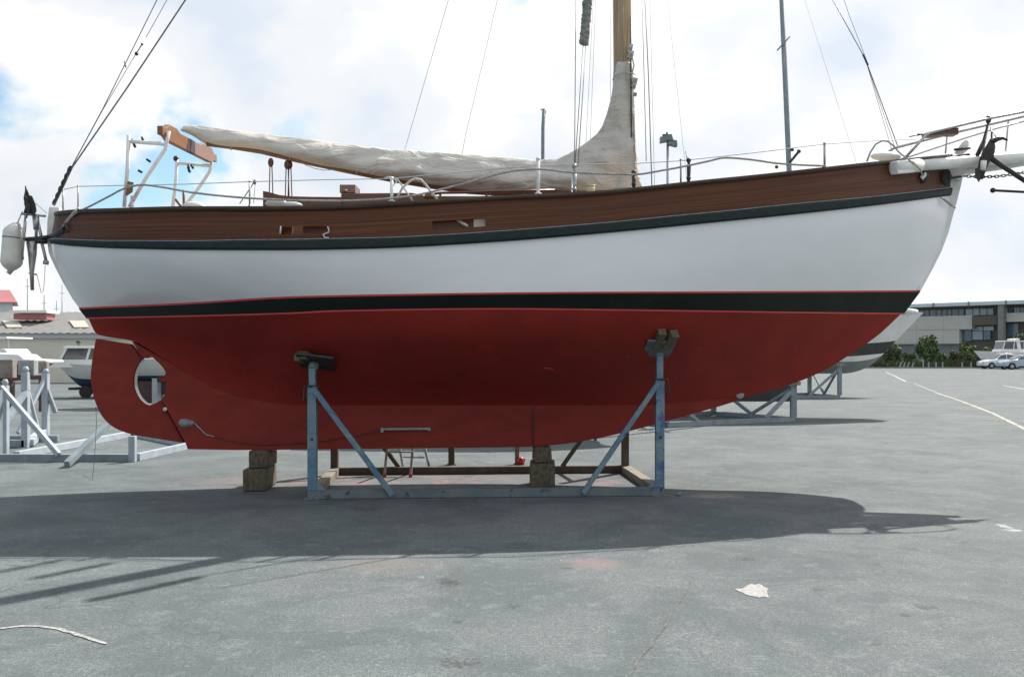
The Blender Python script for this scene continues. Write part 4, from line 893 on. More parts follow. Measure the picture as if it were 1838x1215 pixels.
m = MB(); m.tube([C(LW+.16, -.02, .015), C(LW+.22, -.03, .02)], .018, 8); m.build('drain_plug', 'blue_steel', crd)
# pads: tilted plates with wedges against the bilge
def pad(c, tiltx, tilty, rz, wd, dp):
    m = MB(); m.box(c, (wd, dp, .022), rz=rz, rx=tiltx, ry=tilty); return m
a0 = C(0, 0, cz(655, 9.97)); m = pad(a0+V((.03, .05, .03)), R(-24), R(7), 0, .37, .32); m.build('support_plate', 'dark_metal', crd)
m = MB(); m.tube([C(0, 0, cz(664, 9.97)), C(0.01, .04, cz(654, 9.97))], [.045, .055], 12); m.build('swivel_joint', 'blue_steel_dark', crd)
a1 = C(LW, 0, cz(632, 10.2)); m = pad(a1+V((-.02, -.045, .035)), R(-30), R(4), R(6), .29, .30); m.build('support_plate', 'blue_steel_dark', crd)
m = MB(); m.tube([C(LW, 0, cz(642, 10.2)), C(LW, .05, cz(630, 10.2))], [.04, .055], 12); m.build('swivel_joint', 'blue_steel_dark', crd)
for k, (P0, P1_, w_) in enumerate(((at(541, 637, 9.92), at(572, 650, 10.26), .11), (at(532, 641, 9.93), at(556, 650, 10.24), .06))):
    m = MB(); m.beam(P0, P1_, w_, .08); tag(m.build('timber_wedge', 'old_timber', bevel=.01), ['pale rounded timber wedge on the pad of the left cradle post', 'small timber offcut beside the wedge on the left cradle pad'][k], 'wedge')
for k, (P0, P1_) in enumerate(((at(1189, 594, 9.95), at(1176, 622, 10.15)), (at(1212, 598, 9.95), at(1192, 622, 10.15)))):
    m = MB(); m.beam(P0, P1_, .085, .09); tag(m.build('timber_wedge', 'old_timber', bevel=.01), ['left of the two upright timber wedges on the right cradle pad', 'right of the two upright timber wedges on the right cradle pad'][k], 'wedge')
# the blocks under the keel
def block(c, size, rz, label, bev=.02, taper=1):
    m = MB(); m.box(V(c)+V((0, 0, size[2]/2)), size, rz=rz, taper=taper)
    o = m.build('timber_block', 'old_timber', bevel=bev); tag(o, label, 'timber block', 'timber blocks under the keel'); return o
lz = .232
block((-2.73, 10.79, .002), (.245, .62, lz), R(3), 'wide lower timber block of the left stack under the keel')
kz = sb(470, 807, .12)[1]
block((-2.70, 10.80, lz+.004), (.20, .46, kz-lz-.006), R(0), 'narrow upper timber block of the left stack touching the keel')
block((.335, 10.98, .002), (.275, .50, .262), R(-2), 'squat lower timber block of the right stack under the keel')
kz2 = sb(975, 800, .14)[1]
block((.33, 11.0, .268), (.20, .40, kz2-.274), R(2), 'small upper timber block of the right stack touching the keel', taper=.92)

# step ladder under the far bilge
lad = thing('step_ladder', 'small white step ladder with red feet standing under the boat', 'ladder', (at(715, 850, 12.0).x, 12.0, 0))
def leg(p0, p1): return (at(*p0), at(*p1))
fr = [((690, 856), (696, 790)), ((737, 854), (742, 790))]; bk = [((723, 839), (715, 790)), ((770, 838), (759, 790))]
tops_ = []
for (a, b_), d in [(x, 11.72) for x in fr]+[(x, 12.75) for x in bk]:
    p0 = at(a[0], a[1], d); p0.z = max(.02, p0.z); p1 = at(b_[0], b_[1], 12.0)
    p1 = p0+(p1-p0)*1.9 if d < 12 else p0+(p1-p0)*1.5
    p1.z = min(p1.z, .95); m = MB(); m.beam(p0, p1, .028, .022); m.build('leg', 'steel_pale', lad); tops_.append((p0, p1))
for i in (0, 1):
    m = MB(); m.box(tops_[i][0], (.04, .04, .04)); m.build('foot', 'red_plastic', lad)
for t in (.35, .7, 1):
    m = MB(); m.beam(tops_[0][0].lerp(tops_[0][1], t), tops_[1][0].lerp(tops_[1][1], t), .06, .02); m.build('rung', 'steel_pale', lad)
m = MB(); m.beam(at(719, 820, 12.6), at(762, 821, 12.6), .02, .02); m.build('spreader_bar', 'steel_pale', lad)
# props behind the keel
for px, py, r_, mt, lb in ((810.5, 834, .04, 'rusty_timber', 'dark square prop standing behind the keel, between the ladder and the red can'), (928, 833, .028, 'pale_timber', 'thin pale timber prop standing beside the red can')):
    D = gd(py); b0 = at(px, py, D); m = MB(); m.beam((b0.x, D, .012), (b0.x, D, 1.0), r_*2, r_*2, up=(0, 1, 0)); m.box((b0.x, D, .007), (r_*3, r_*3, .012)); tag(m.build('timber_prop', mt), lb, 'prop')
D = gd(834); m = MB(); c0 = at(935, 834, D); m.tube([V((c0.x, D, 0)), V((c0.x, D, .05)), V((c0.x, D, .085)), V((c0.x, D, .1))], [.045, .045, .04, .02], 12); m.tube([V((c0.x+.03, D, .09)), V((c0.x+.055, D, .07)), V((c0.x+.045, D, .04))], .008, 6); tag(m.build('paint_can', 'red_plastic'), 'small red can on the asphalt behind the keel blocks', 'can')

# ------------------------------------------------------------------ other boats
def hull_loft(root, Lh, Bm, z_sheer, z_bot, mat_top, mat_bot, zsplit, ctr, ang, stern=.75, rake=.9, bowup=.25, name='hull', flare=.55, vee=.5, rise=.75):
    """simple hull: bow towards +x of the given direction"""
    d = V((math.cos(ang), math.sin(ang), 0)); nn = V((-math.sin(ang), math.cos(ang), 0)); c = V(ctr)
    def sec(t, v):                                   # t 0 stern..1 bow, v 0 keel..1 sheer
        bsh = Bm/2*min(1, stern+(1-stern)*math.sin(math.pi*min(.5, t*.9)))*(1-max(0, (t-.5)/.5)**2.3)
        zb = z_bot+(z_sheer-z_bot)*rise*max(0, (t-.72)/.28)**2.2; zs = z_sheer+bowup*max(0, t-.3)**1.5+.06*(1-t)
        z = lerp(zb, zs, v); b = bsh*(v**vee)*(1-flare*max(0, t-.6)*(1-v))
        x = -Lh/2+Lh*t-rake*(1-v)*max(0, (t-.5)/.5)**1.5+.12*(1-v)*(1-t)
        return x, b, z
    NT, NV = 26, 12; parts = []
    for nm, v0, v1, mt in (('hull_side', zsplit, 1, mat_top), ('hull_bottom', 0, zsplit, mat_bot)):
        m = MB()
        for s_ in (1, -1):
            m.grid([[c+d*sec(i/NT, lerp(v0, v1, k/NV))[0]+nn*(s_*sec(i/NT, lerp(v0, v1, k/NV))[1])+V((0, 0, sec(i/NT, lerp(v0, v1, k/NV))[2])) for i in range(NT+1)] for k in range(NV+1)])
        P = [sec(0, lerp(v0, v1, k/NV)) for k in range(NV+1)]
        m.add([c+d*x+nn*b+V((0, 0, z)) for x, b, z in P]+[c+d*x-nn*b+V((0, 0, z)) for x, b, z in P[::-1]], [list(range(2*NV+2))])
        parts.append(m.build(nm, mt, root))
    m = MB(); P = [sec(i/NT, .97) for i in range(NT+1)]; m.grid([[c+d*x+nn*b*s_+V((0, 0, z)) for x, b, z in P] for s_ in (1, -1)], False); m.build('deck', 'gel_white', root)
    return lambda x, y, z: c+d*x+nn*y+V((0, 0, z))
def small_cradle(name, label, A_, B_, depth, posth, mats=('grey_steel',), braces=True, topx=0):
    A_, B_ = V(A_), V(B_); e = (B_-A_).normalized(); nn = V((-e.y, e.x, 0)); L_ = (B_-A_).length
    t = thing(name, label, 'cradle', tuple(A_))
    P = lambda a, b, z: A_+e*a+nn*b+V((0, 0, z)); mt = mats[0]
    for b in (0, depth): one('base_beam', mt, t, 'beam', P(0, b, .055), P(L_, b, .055), .10, .10)
    for a in (0, L_): one('side_beam', mt, t, 'beam', P(a, .05, .055), P(a, depth-.05, .055), .10, .09)
    for a in (0, L_):
        for b in (0, depth):
            one('post', mt, t, 'beam', P(a, b, .1), P(a, b, posth), .12, .12, up=(0, 1, 0))
            s_ = 1 if a == 0 else -1
            one('brace', mt, t, 'beam', P(a+s_*.05, b, posth-.12), P(a+s_*posth*1.0, b, .1), .07, .07)
        one('brace', mt, t, 'beam', P(a, .1, posth-.1), P(a, depth*.5, .1), .06, .06); one('brace', mt, t, 'beam', P(a, depth-.1, posth-.1), P(a, depth*.5, .1), .06, .06)
        for b in (0, depth): one('pad', 'block_brown', t, 'box', P(a, b, posth+.04), (.25, .25, .08))
    return t
# white yacht behind the bow (with the tall mast)
A_ = at(1196, 767, gd(767)); B_ = at(1424, 757, gd(757)); A_.z = B_.z = 0
small_cradle('boat_cradle', 'dark blue-grey steel cradle just behind the bow of the big boat', A_, B_, 2.6, .78)
ya = thing('white_yacht', 'white yacht with black underbody showing past the bow of the big boat', 'yacht', (6.5, 23.4, 0))
one('keel_fin', 'dark_bottom', ya, 'box', (5.2, 23.2, 1.0), (2.4, .5, 1.3), taper=1.3)
X = hull_loft(ya, 9.2, 3.0, 2.25, 1.36, 'gel_white', 'dark_bottom', .30, (9.70-4.6, 23.2, 0), R(3), stern=.7, rake=.95, bowup=.3, rise=.12, vee=.38)
mb = at(1417, 320, 23.3)
m = MB(); m.tube([V((mb.x, 23.3, 2.2)), mb, at(1401, -60, 23.4)], .062, 12); mst = m.build('mast', 'grey_steel', ya)
m = MB(); m.tube([at(1395, 91, 23.3), at(1418, 66, 23.3)], .02, 6); m.build('spreader', 'grey_steel', mst)
m = MB(); m.tube([at(1417, 293, 23.2), at(1434, 272, 23.0)], .03, 6); m.ball(at(1434, 272, 23), .05, 8); m.ball(at(1422, 269, 23.2), .045, 8); m.ball(at(1394, 300, 23), .045, 8); m.build('boom_fitting', 'dark_metal', mst)
for a, b_ in (((1438, -20), (1541, 305)), ((1196, -20), (1234, 335)), ((1407, 90), (1412, 300))):
    m = MB(); m.tube([at(*a, 23.3), at(*b_, 23.3)], .0045, 4); m.build('stay', 'far_wire', ya)
m = MB(); m.tube([at(1620, 557, 22.9), at(1645, 560, 23.1)], .06, 8); m.build('bow_roller', 'gel_white', ya)
# grey hull further back
A_ = at(1366, 716, gd(716)); B_ = at(1507, 715, gd(715)); A_.z = B_.z = 0
small_cradle('boat_cradle', 'grey steel cradle with crossed braces under the small grey hull', A_, B_, 2.2, 1.05)
gh = thing('grey_hull_boat', 'small boat with grey bottom and white side on the further cradle', 'boat', (10.5, 34, 0))
hull_loft(gh, 5.6, 2.1, 1.50, .78, 'gel_white', 'grey_bottom', .52, (12.75-2.8, 33.6, 0), R(2), rake=.5, bowup=.2, rise=.5, flare=.25, vee=.4)
# hull hidden behind the keel; its supports and shadow show
lb_ = thing('low_boat', 'dark-bottomed boat standing behind the keel of the big boat', 'boat', (.2, 17.3, 0))
hull_loft(lb_, 5.0, 2.0, 2.1, .62, 'gel_white', 'dark_bottom', .5, (.5, 17.3, 0), R(-2), rake=.6, bowup=.1)
for x, y in ((-.9, 16.7), (-.9, 17.9), (1.4, 16.7), (1.4, 17.9)): one('stand', 'dark_metal', lb_, 'beam', (x, y, 0), (x*.95, y+(.25 if y < 17.3 else -.25), .95), .05, .05)
# motor boat on trolley, left
mbx = at(150, 700, 33).x
mo = thing('motor_boat', 'white cabin motor boat with blue bottom on a trolley beside the rudder', 'motor boat', (mbx, 33, 0))
X = hull_loft(mo, 4.4, 1.9, 1.02, .28, 'gel_white', 'blue_bottom', .42, (-13.2, 33.2, 0), R(180), stern=.8, rake=.6, bowup=.28)
# cabin stands on the deck
def cabin(root, x0, x1, y, z0, z1, cx, cy, ang, mat='gel_white', posts=3):
    c = V((cx, cy, 0)); d = V((math.cos(ang), math.sin(ang), 0)); nn = V((-math.sin(ang), math.cos(ang), 0)); P = lambda a, b, z: c+d*a+nn*b+V((0, 0, z))
    lo = z0+(z1-z0)*.36; hi = z1-.09
    m = MB(); m.prism([P(x0, y, z0), P(x1+.45, y, z0), P(x1+.1, y, lo), P(x0, y, lo)], [P(x0, -y, z0), P(x1+.45, -y, z0), P(x1+.1, -y, lo), P(x0, -y, lo)]); m.build('cabin', mat, root)
    m = MB(); m.prism([P(x0, y*.93, lo), P(x1+.06, y*.93, lo), P(x1-.16, y*.9, hi), P(x0, y*.9, hi)], [P(x0, -y*.93, lo), P(x1+.06, -y*.93, lo), P(x1-.16, -y*.9, hi), P(x0, -y*.9, hi)]); m.build('cabin_window', 'glass', root)
    for k in range(posts):
        t = k/(posts-1); xx = lerp(x0+.03, x1+.02, t)
        for s_ in (1, -1): m = MB(); m.beam(P(xx, s_*y*.96, lo-.01), P(xx-.2*t, s_*y*.92, hi+.01), .07, .05, up=(0, 1, 0)); m.build('window_post', mat, root)
    m = MB(); m.prism([P(x0-.12, y*1.02, hi), P(x1-.08, y*1.02, hi), P(x1-.16, y*.98, z1), P(x0-.1, y*.98, z1)], [P(x0-.12, -y*1.02, hi), P(x1-.08, -y*1.02, hi), P(x1-.16, -y*.98, z1), P(x0-.1, -y*.98, z1)]); m.build('cabin_roof', mat, root)
cabin(mo, -1.2, .55, .68, 1.0, 1.72, -14.2, 33.2, R(180))
m = MB(); m.tube([at(141, 622, 33), at(141, 612, 33)], .02, 6); m.ball(at(141, 614, 33), .06, 8, (1.6, 1, .8)); m.build('searchlight', 'dark_metal', mo)
for x in (-14.0, -12.6):
    for y in (32.7, 33.7):
        m = MB(); m.tube([V((x-.0, y-.06, .2)), V((x, y+.06, .2))], .2, 16); m.build('trolley_wheel', 'rubber', mo)
one('trolley_frame', 'dark_metal', mo, 'beam', (-14.6, 33.2, .3), (-11.8, 33.2, .3), .9, .08)
# red dinghy with white gunwale behind the left cradle
dg = thing('red_dinghy', 'red boat with white deck raised behind the pale cradle', 'boat', (at(40, 700, 26).x, 26, 0))
cx_ = at(97, 650, 26).x-2.3
hull_loft(dg, 4.6, 1.7, 1.18, .72, 'fresh_red', 'brown_bottom', .35, (cx_, 26, 0), R(0), rake=.25, bowup=.02)
m = MB(); P = [at(x, y, 26) for x, y in ((-30, 648), (100, 651), (99, 646), (60, 644), (50, 636), (-30, 632))]; m.prism([p+V((0, -.5, 0)) for p in P], [p+V((0, .5, 0)) for p in P]); m.build('deck_moulding', 'gel_white', dg, bevel=.03)
for x in (-13.4, -12.4):
    for y in (25.5, 26.5): one('support_leg', 'rusty_timber', dg, 'beam', (x, y, 0), (x, y, .86), .08, .08, up=(0, 1, 0))
one('support_bar', 'brown_bottom', dg, 'beam', at(18, 680, 25), at(76, 677, 25), .1, .1)
one('support_leg', 'brown_bottom', dg, 'beam', (at(74, 680, 25).x, 25, 0), (at(74, 680, 25).x, 25, .85), .09, .09, up=(0, 1, 0))
one('support_leg', 'brown_bottom', dg, 'beam', (at(19, 680, 25).x, 25, 0), (at(19, 680, 25).x, 25, .85), .09, .09, up=(0, 1, 0))
wb = thing('white_runabout', 'long white boat top showing above the red boat at the left edge', 'boat', (at(10, 700, 30).x, 30, 0))
hull_loft(wb, 5, 2, 1.32, .45, 'gel_white', 'gel_grey', .4, (at(52, 640, 30).x-2.5, 30, 0), R(0), rake=.8, bowup=.05)
m = MB(); P = [at(x, y, 30) for x, y in ((-60, 640), (44, 643), (30, 626), (-60, 628))]; m.prism([p+V((0, -.7, 0)) for p in P], [p+V((0, .7, 0)) for p in P]); m.build('cuddy', 'gel_white', wb, bevel=.04)
m = MB(); P = [at(x, y, 30) for x, y in ((-60, 604), (36, 605), (36, 608), (-60, 609))]; m.prism([p+V((0, -.8, 0)) for p in P], [p+V((0, .8, 0)) for p in P]); m.build('hardtop', 'gel_white', wb)
for x in (-16.5, -15.2): one('roof_post', 'gel_white', wb, 'beam', (x, 30, 1.3), (x, 30, 1.92), .05, .05, up=(0, 1, 0)); one('stand', 'dark_metal', wb, 'beam', (x, 30, 0), (x, 30, .6), .3, .3, up=(0, 1, 0))
# boat seen through the propeller aperture
cb = thing('white_keelboat', 'white boat with blue boot stripe seen through the hole in the rudder', 'boat', (-9.8, 27, 0))
hull_loft(cb, 3.4, 2.0, 1.28, .72, 'gel_white', 'blue_bottom', .25, (at(312, 660, 27).x-.4, 27, 0), R(180), rake=.45, bowup=.05)
one('keel_box', 'brown_bottom', cb, 'box', V((at(263, 700, 27).x, 27, .42)), (.75, .5, .60)); one('keel_box', 'pale_steel', cb, 'box', V((at(281, 700, 26.6).x, 26.6, .40)), (.14, .3, .8)); one('cross_beam', 'dark_bottom', cb, 'box', V((at(305, 700, 27).x, 27, .55)), (.8, .5, .4))
# left cradle
lc = thing('boat_cradle', 'pale grey empty steel cradle at the left edge with a sunlit diagonal brace', 'cradle', (-6.9, 13.5, 0))
G = lambda px, py, z=.05: V((*at(px, py, gd(py)).xy, z))
pa, pb, pc, pdd = G(-4, 828), G(238, 828), G(345, 804), G(238, 783)
def lcb(name, a, b, w_=.1, h_=None, mat='pale_steel', up=(0, 0, 1)): return one(name, mat, lc, 'beam', a, b, w_, h_, up=up, bevel=.004)
lcb('base_beam', pa, pb+V((.0, 0, 0)), .09, .10, 'grey_steel'); lcb('base_beam', pb+V((.045, .05, .002)), pc, .07, .10); lcb('base_beam', pa+V((.1, .3, .004)), pdd, .09, .10); lcb('base_beam', pdd+V((.03, -.03, -.002)), pc+V((-.04, .02, 0)), .08, .10)
lcb('corner_stub', V((pb.x+.02, pb.y-.052, .0)), V((pb.x+.02, pb.y-.052, .345)), .085, .085, 'pale_steel', (0, 1, 0))
def lpost(px, py, ytop, wd, mat='pale_steel'):
    D = gd(py); x = at(px, py, D).x; z = H-(ytop-HZ)/F*D
    o = lcb('post', V((x, D, .0)), V((x, D, z)), wd, wd, mat, (0, 1, 0)); m = MB(); m.tube([V((x, D, z)), V((x, D, z+.05)), V((x, D, z+.09))], [wd*.45, wd*.5, wd*.3], 12); m.build('post_cap', mat, lc); return x, D, z
x1, d1, z1 = lpost(9, 822, 692, .085); x2, d2, z2 = lpost(46, 803, 668, .10); x3, d3, z3 = lpost(82, 781, 671, .105); x4, d4, z4 = lpost(-4, 826, 700, .09, 'grey_steel')
lcb('brace', V((x1-.01, d1-.09, z1-.02)), V((at(103, 817, 13.3).x, 13.34, .10)), .055, .07); lcb('brace', V((x2+.03, d2, z2-.25)), V((at(66, 775, d2+.6).x, d2+.7, .12)), .05, .05); lcb('brace', V((x3, d3, z3-.05)), V((at(72, 775, d3).x, d3-.8, .1)), .06, .06)
lcb('brace', V((x2, d2, z2-.3)), V((x1-.3, d1+.6, z1-.55)), .08, .08, 'grey_steel'); lcb('brace', V((x3, d3, z3-.22)), V((x2-.6, d3, .4)), .07, .07, 'grey_steel')
lcb('base_beam', V((-8.6, d2, .06)), V((x2, d2, .062)), .1, .11, 'grey_steel'); lcb('base_beam', V((-9.5, d2+.9, .06)), V((x2+.1, d2+.9, .062)), .1, .1, 'grey_steel'); lcb('base_beam', V((x2+.03, d2+.04, .07)), V((x3-.05, d3, .06)), .14, .1)
q0 = at(218, 737, 14.0); q1 = G(120, 840, .05); lcb('outrigger', q0, q1, .075, .075, 'grey_steel')
for px, py, D, w_, h_, mt, lbl in ((8, 662, 13.5, .19, .25, 'block_brown', 'mottled brown block on the front left post of the pale cradle'), (46, 660, 15.5, .24, .23, 'block_grey', 'square grey block on the middle post of the pale cradle'), (73, 659, 17.8, .18, .2, 'block_brown', 'small brownish block on the rear post of the pale cradle')):
    m = MB(); c_ = at(px, py, D); c_.y = D+.08; m.box(c_, (w_, w_*.8, h_), rz=.1); tag(m.build('support_block', mt, bevel=.006), lbl, 'block')

# ------------------------------------------------------------------ warehouse and far left
wh = thing('warehouse', 'long cream warehouse with grey corrugated roof behind the rudder', 'warehouse', (-30, 50, 0))
xl, xr = -60, 2.0
ze, zr = cz(598, 50), 1.45+75*57/F
one('wall', 'shed_wall', wh, 'box', V(((xl+xr)/2, 50.15, ze/2-.1)), (xr-xl, .3, ze-.2)); one('wall', 'shed_wall', wh, 'box', V((xr-.15, 57, ze/2)), (.3, 14, ze))
one('gutter', 'shed_trim', wh, 'box', V(((xl+xr)/2, 49.92, ze-.13)), (xr-xl, .2, .26))
m = MB(); n_ = 310
fr_, bk_ = [], []
for i in range(n_+1):
    x = lerp(xl-.2, xr+.2, i/n_); h_ = .018 if i % 2 else -.018
    fr_.append(V((x, 49.7, ze+h_))); bk_.append(V((x-.0, 57, zr+h_)))
m.grid([fr_, bk_], False); m.grid([bk_, [V((p.x, 64.3, ze+(.018 if i % 2 else -.018))) for i, p in enumerate(fr_)]], False); rf = m.build('roof', 'shed_roof', wh)
def on_roof(px, t): x = at(px, 0, lerp(49.7, 57, t)).x; return V((x, lerp(49.7, 57, t), lerp(ze, zr, t)+.07))
for p0, p1 in ((8, 40), (128, 160)):
    a, b_, c_, d_ = on_roof(p0+5, .2), on_roof(p1, .2), on_roof(p1-8, .5), on_roof(p0-4, .5); m = MB(); m.add([a, b_, c_, d_]+[p-V((0, 0, .06)) for p in (a, b_, c_, d_)], [(0, 1, 2, 3), (4, 5, 1, 0), (5, 6, 2, 1), (6, 7, 3, 2), (7, 4, 0, 3)]); m.build('skylight', 'skylight', rf)
p_ = at(62, 567, 53.3); m = MB(); m.box(p_+V((0, 0, -.05)), (1.75, 1.0, .3)); m.build('roof_vent', 'roof_red', rf)
m = MB(); m.box(p_+V((0, 0, .2)), (2.0, 1.5, .14)); m.build('vent_cover', 'gel_white', rf)
rh = thing('red_roofed_house', 'small white building with a red roof beyond the warehouse at the left edge', 'building', (-48, 90, 0))
zb_ = 1.45+(HZ-543)*90/F; zt_ = 1.45+(HZ-521)*90/F; xr2 = at(33, 0, 90).x
xq = xr2*1.0
m = MB(); bw_ = [(xq-12, 90), (xq-.5, 90), ((xq-.5)*97/90, 97), (xq*97/90-12, 97)]; m.prism([V((x, y, 0)) for x, y in bw_], [V((x, y, zb_)) for x, y in bw_]); m.build('wall', 'plaster', rh)
m = MB(); A_ = [(xq-13, 89.6, zb_+.01), (xq+.1, 89.6, zb_+.01), (xq*93.5/90-.8, 93.5, zt_+.25), (xq*93.5/90-13, 93.5, zt_+.25), (xq*97.4/90, 97.4, zb_+.01), (xq*97.4/90-13, 97.4, zb_+.01)]
m.add([V(p) for p in A_], [(0, 1, 2, 3), (3, 2, 4, 5), (1, 4, 2), (0, 3, 5), (0, 5, 4, 1)]); m.build('roof', 'roof_red', rh)
for k, (px, yt, r_, dd) in enumerate(((48, 500, .05, 72), (78, 530, .06, 75), (110, 512, .05, 78), (100, 540, .05, 70))):
    m = MB(); b0 = at(px, 560, dd); m.tube([V((b0.x, dd, 0)), at(px+2, yt, dd)], r_, 6); m.tube([at(px-3, yt+14, dd), at(px+6, yt+14, dd)], .02, 5)
    tag(m.build('yacht_mast', 'far_wire'), 'thin pale far mast above the warehouse roof, '+['leftmost of four', 'second from the left', 'rightmost of four', 'third from the left'][k], 'mast', 'far masts above the warehouse')

# far mast and floodlight over the deck
fm = thing('far_yacht', 'distant yacht whose blue-grey mast rises behind the sail cover', 'yacht', (at(973, 0, 40).x, 40, 0))
m = MB(); m.tube([V((at(973, 0, 40).x, 40, 1.2)), at(974.5, 230, 40), at(976.5, 196, 40)], .07, 8); m.build('mast', 'grey_steel', fm)
m = MB(); m.tube([at(970, 197, 40), at(979, 197, 40)], .025, 5); m.tube([at(978, 203, 40), at(978, 198, 40)], .05, 6); m.build('mast_head', 'grey_steel', fm)
hull_loft(fm, 8, 2.6, 2.0, .6, 'gel_white', 'blue_bottom', .5, (at(973, 0, 40).x, 40, 0), R(10))
for x in (-1.5, 3.8):
    one('stand', 'dark_metal', fm, 'beam', (x, 40, 0), (x, 40, .9), .4, .4, up=(0, 1, 0))
fl = thing('floodlight_mast', 'tall floodlight pole rising behind the rail ahead of the mast', 'floodlight', (at(1199, 0, 60).x, 60, 0))
m = MB(); m.tube([V((at(1199.5, 0, 60).x, 60, 0)), at(1198.5, 250, 60)], [.16, .075], 10); m.build('pole', 'far_wire', fl)
for px, py, w_, a_ in ((1190, 251, .42, -10), (1207, 257, .62, 14), (1200, 248, .5, 0)):
    m = MB(); m.box(at(px, py, 59.8), (w_, .5, .34), ry=R(a_), taper=.7); m.build('lamp_head', 'lamp_shell', fl)
m = MB(); m.beam(at(1189, 243, 60), at(1206, 243, 60), .1, .1); m.beam(at(1197, 247, 60), at(1197, 238, 60), .1, .1, up=(0, 1, 0)); m.build('lamp_bracket', 'dark_metal', fl)

# ------------------------------------------------------------------ office building, right
ofb = thing('office_building', 'two-storey beige office building with ribbon windows across the car park', 'building', tuple(V((at(1640, 0, 130).x, 130, 0))))
O0 = V((at(1640, 0, 130).x, 130, 0)); O1 = V((at(1838, 0, 120.5).x, 120.5, 0)); oe = (O1-O0).normalized(); on = V((oe.y, -oe.x, 0))
if on.y > 0: on = -on
def OP(px, py, off=0):
    """point on the facade plane (moved out by off) seen at that pixel"""
    u = (px-CX)/F; o = O0+on*off; t = (u*o.y-o.x)/(oe.x-u*oe.y); p = o+oe*t; return V((p.x, p.y, H+(HZ-py)/F*p.y))
def opanel(name, x0, x1, yt, yb, off, th, mat, par=ofb, lab=None):
    """yt, yb are heights as seen at px 1700"""
    r = OP(1700, 0).y; zt, zb = H+(HZ-yt)/F*r, max(0, H+(HZ-yb)/F*r); a, b = OP(x0, 600, off), OP(x1, 600, off); m = MB()
    v = [V((p.x, p.y, z)) for p in (a, b) for z in (zb, zt)]; w_ = [p-on*th for p in v]; o = [0, 2, 3, 1]
    m.prism([v[i] for i in o], [w_[i] for i in o]); return m.build(name, mat, par)
opanel('wall', 1540, 1900, 551, 660, -1.2, 10, 'office_brown')
for i in range(5):
    x0 = 1560+i*33; 
for (x0, x1) in ((1590, 1645), (1645, 1693), (1693, 1745)):
    opanel('wall_panel', x0+.15, x1-.15, 567, 591.5, 0, 1.0, 'office_panel'); opanel('wall_panel', x0+.15, (x1 if x1 < 1740 else 1722)-.15, 592, 617, 0, 1.0, 'office_panel')
opanel('plinth', 1600, 1722, 617.3, 655, -.5, .6, 'office_column')
for (x0, x1, mt) in ((1648, 1668, 'window_blue'), (1669, 1690, 'window_blue'), (1691, 1708, 'window_blue'), (1709, 1730, 'window_blue'), (1733, 1758, 'window_pale'), (1759, 1783, 'window_pale'), (1805, 1819, 'window_blue'), (1820, 1830, 'window_pale'), (1831, 1860, 'window_blue')):
    wd_ = opanel('window', x0+.4, x1-.4, 555.5, 566.5, -1.1, .12, mt); opanel('window_frame', x0+(x1-x0)/2-.4, x0+(x1-x0)/2+.4, 555.5, 566.5, -1.0, .1, 'office_column', wd_)
for (x0, x1, a, b_, mt) in ((1723, 1744, 582, 612, 'window_blue'), (1745, 1764, 587, 594, 'window_pale'), (1765, 1784, 587, 594, 'window_pale'), (1745, 1764, 595, 610, 'window_pale'), (1765, 1778, 595, 610, 'window_blue'), (1808, 1828, 583, 605, 'window_blue')):
    opanel('window', x0+.4, x1-.4, a, b_, -.9, .12, mt)
opanel('balcony_front', 1746, 1790, 569, 585, .4, .3, 'office_brown'); opanel('wall_panel', 1806, 1900, 565, 580, 0, 1, 'office_panel')
opanel('column', 1791, 1801, 546, 650, .9, .8, 'office_column'); opanel('fascia', 1540, 1905, 544.5, 550.5, 1.1, 12, 'office_roof')
for x in (1675, 1738, 1805): opanel('roof_joint', x-1, x+1.6, 543.6, 550.2, 1.2, .1, 'office_column')

# ------------------------------------------------------------------ bushes
def bush(name, px, py_base, w_px, top_py, D, mat, label, seed, n=1300, cat='bush', trunk=True, leaf=.28, mats=None):
    rnd = random.Random(seed); x0 = at(px, 0, D).x; wd = w_px/F*D/2; ht = (py_base-top_py)/F*D
    t = thing(name, label, cat, (x0, D, 0), group=None if cat == 'tree' else 'shrubs along the far edge of the car park')
    z0 = 0
    lobes = [(V((x0+rnd.uniform(-.6, .6)*wd, D+rnd.uniform(-.5, .5)*wd*.6, ht*rnd.uniform(.25, .82))), rnd.uniform(.28, .5)) for _ in range(11)]+[(V((x0, D, ht*.4)), .6)]
    m = MB()
    for i in range(n):
        c, r = rnd.choice(lobes); d = V((rnd.gauss(0, 1), rnd.gauss(0, 1), rnd.gauss(0, 1))).normalized(); q_ = rnd.uniform(.55, 1.05)
        p = c+V((d.x*wd*r, d.y*wd*r*.8, d.z*ht*r*.55))*q_
        if p.z < .1: p.z = rnd.uniform(.05, .4)
        a = V((rnd.gauss(0, 1), rnd.gauss(0, 1), rnd.gauss(0, 1))).normalized(); b = a.cross(d+V((0, 0, .01))).normalized(); s = leaf*rnd.uniform(.6, 1.4)
        m.add([p-a*s*.5, p+b*s*.35, p+a*s*.5, p-b*s*.35], [(0, 1, 2, 3)], False, rnd.choices([0, 1], [.75, .25])[0])
    m.build('foliage', mats or [mat, 'leaf_light' if mat != 'leaf_light' else 'leaf'], t, recalc=False)
    m = MB()
    for k in range(4):
        a = rnd.uniform(0, 6.28); m.tube([V((x0, D, 0)), V((x0+math.cos(a)*wd*.2, D+math.sin(a)*wd*.2, ht*.35)), V((x0+math.cos(a)*wd*.45, D+math.sin(a)*wd*.4, ht*.65))], [.09, .06, .03], 5)
    m.build('trunk', 'bark', t)
bush('bush', 1600, 657, 44, 603, 104, 'leaf', 'dark bush half hidden behind the white yacht bow', 1, 1500)
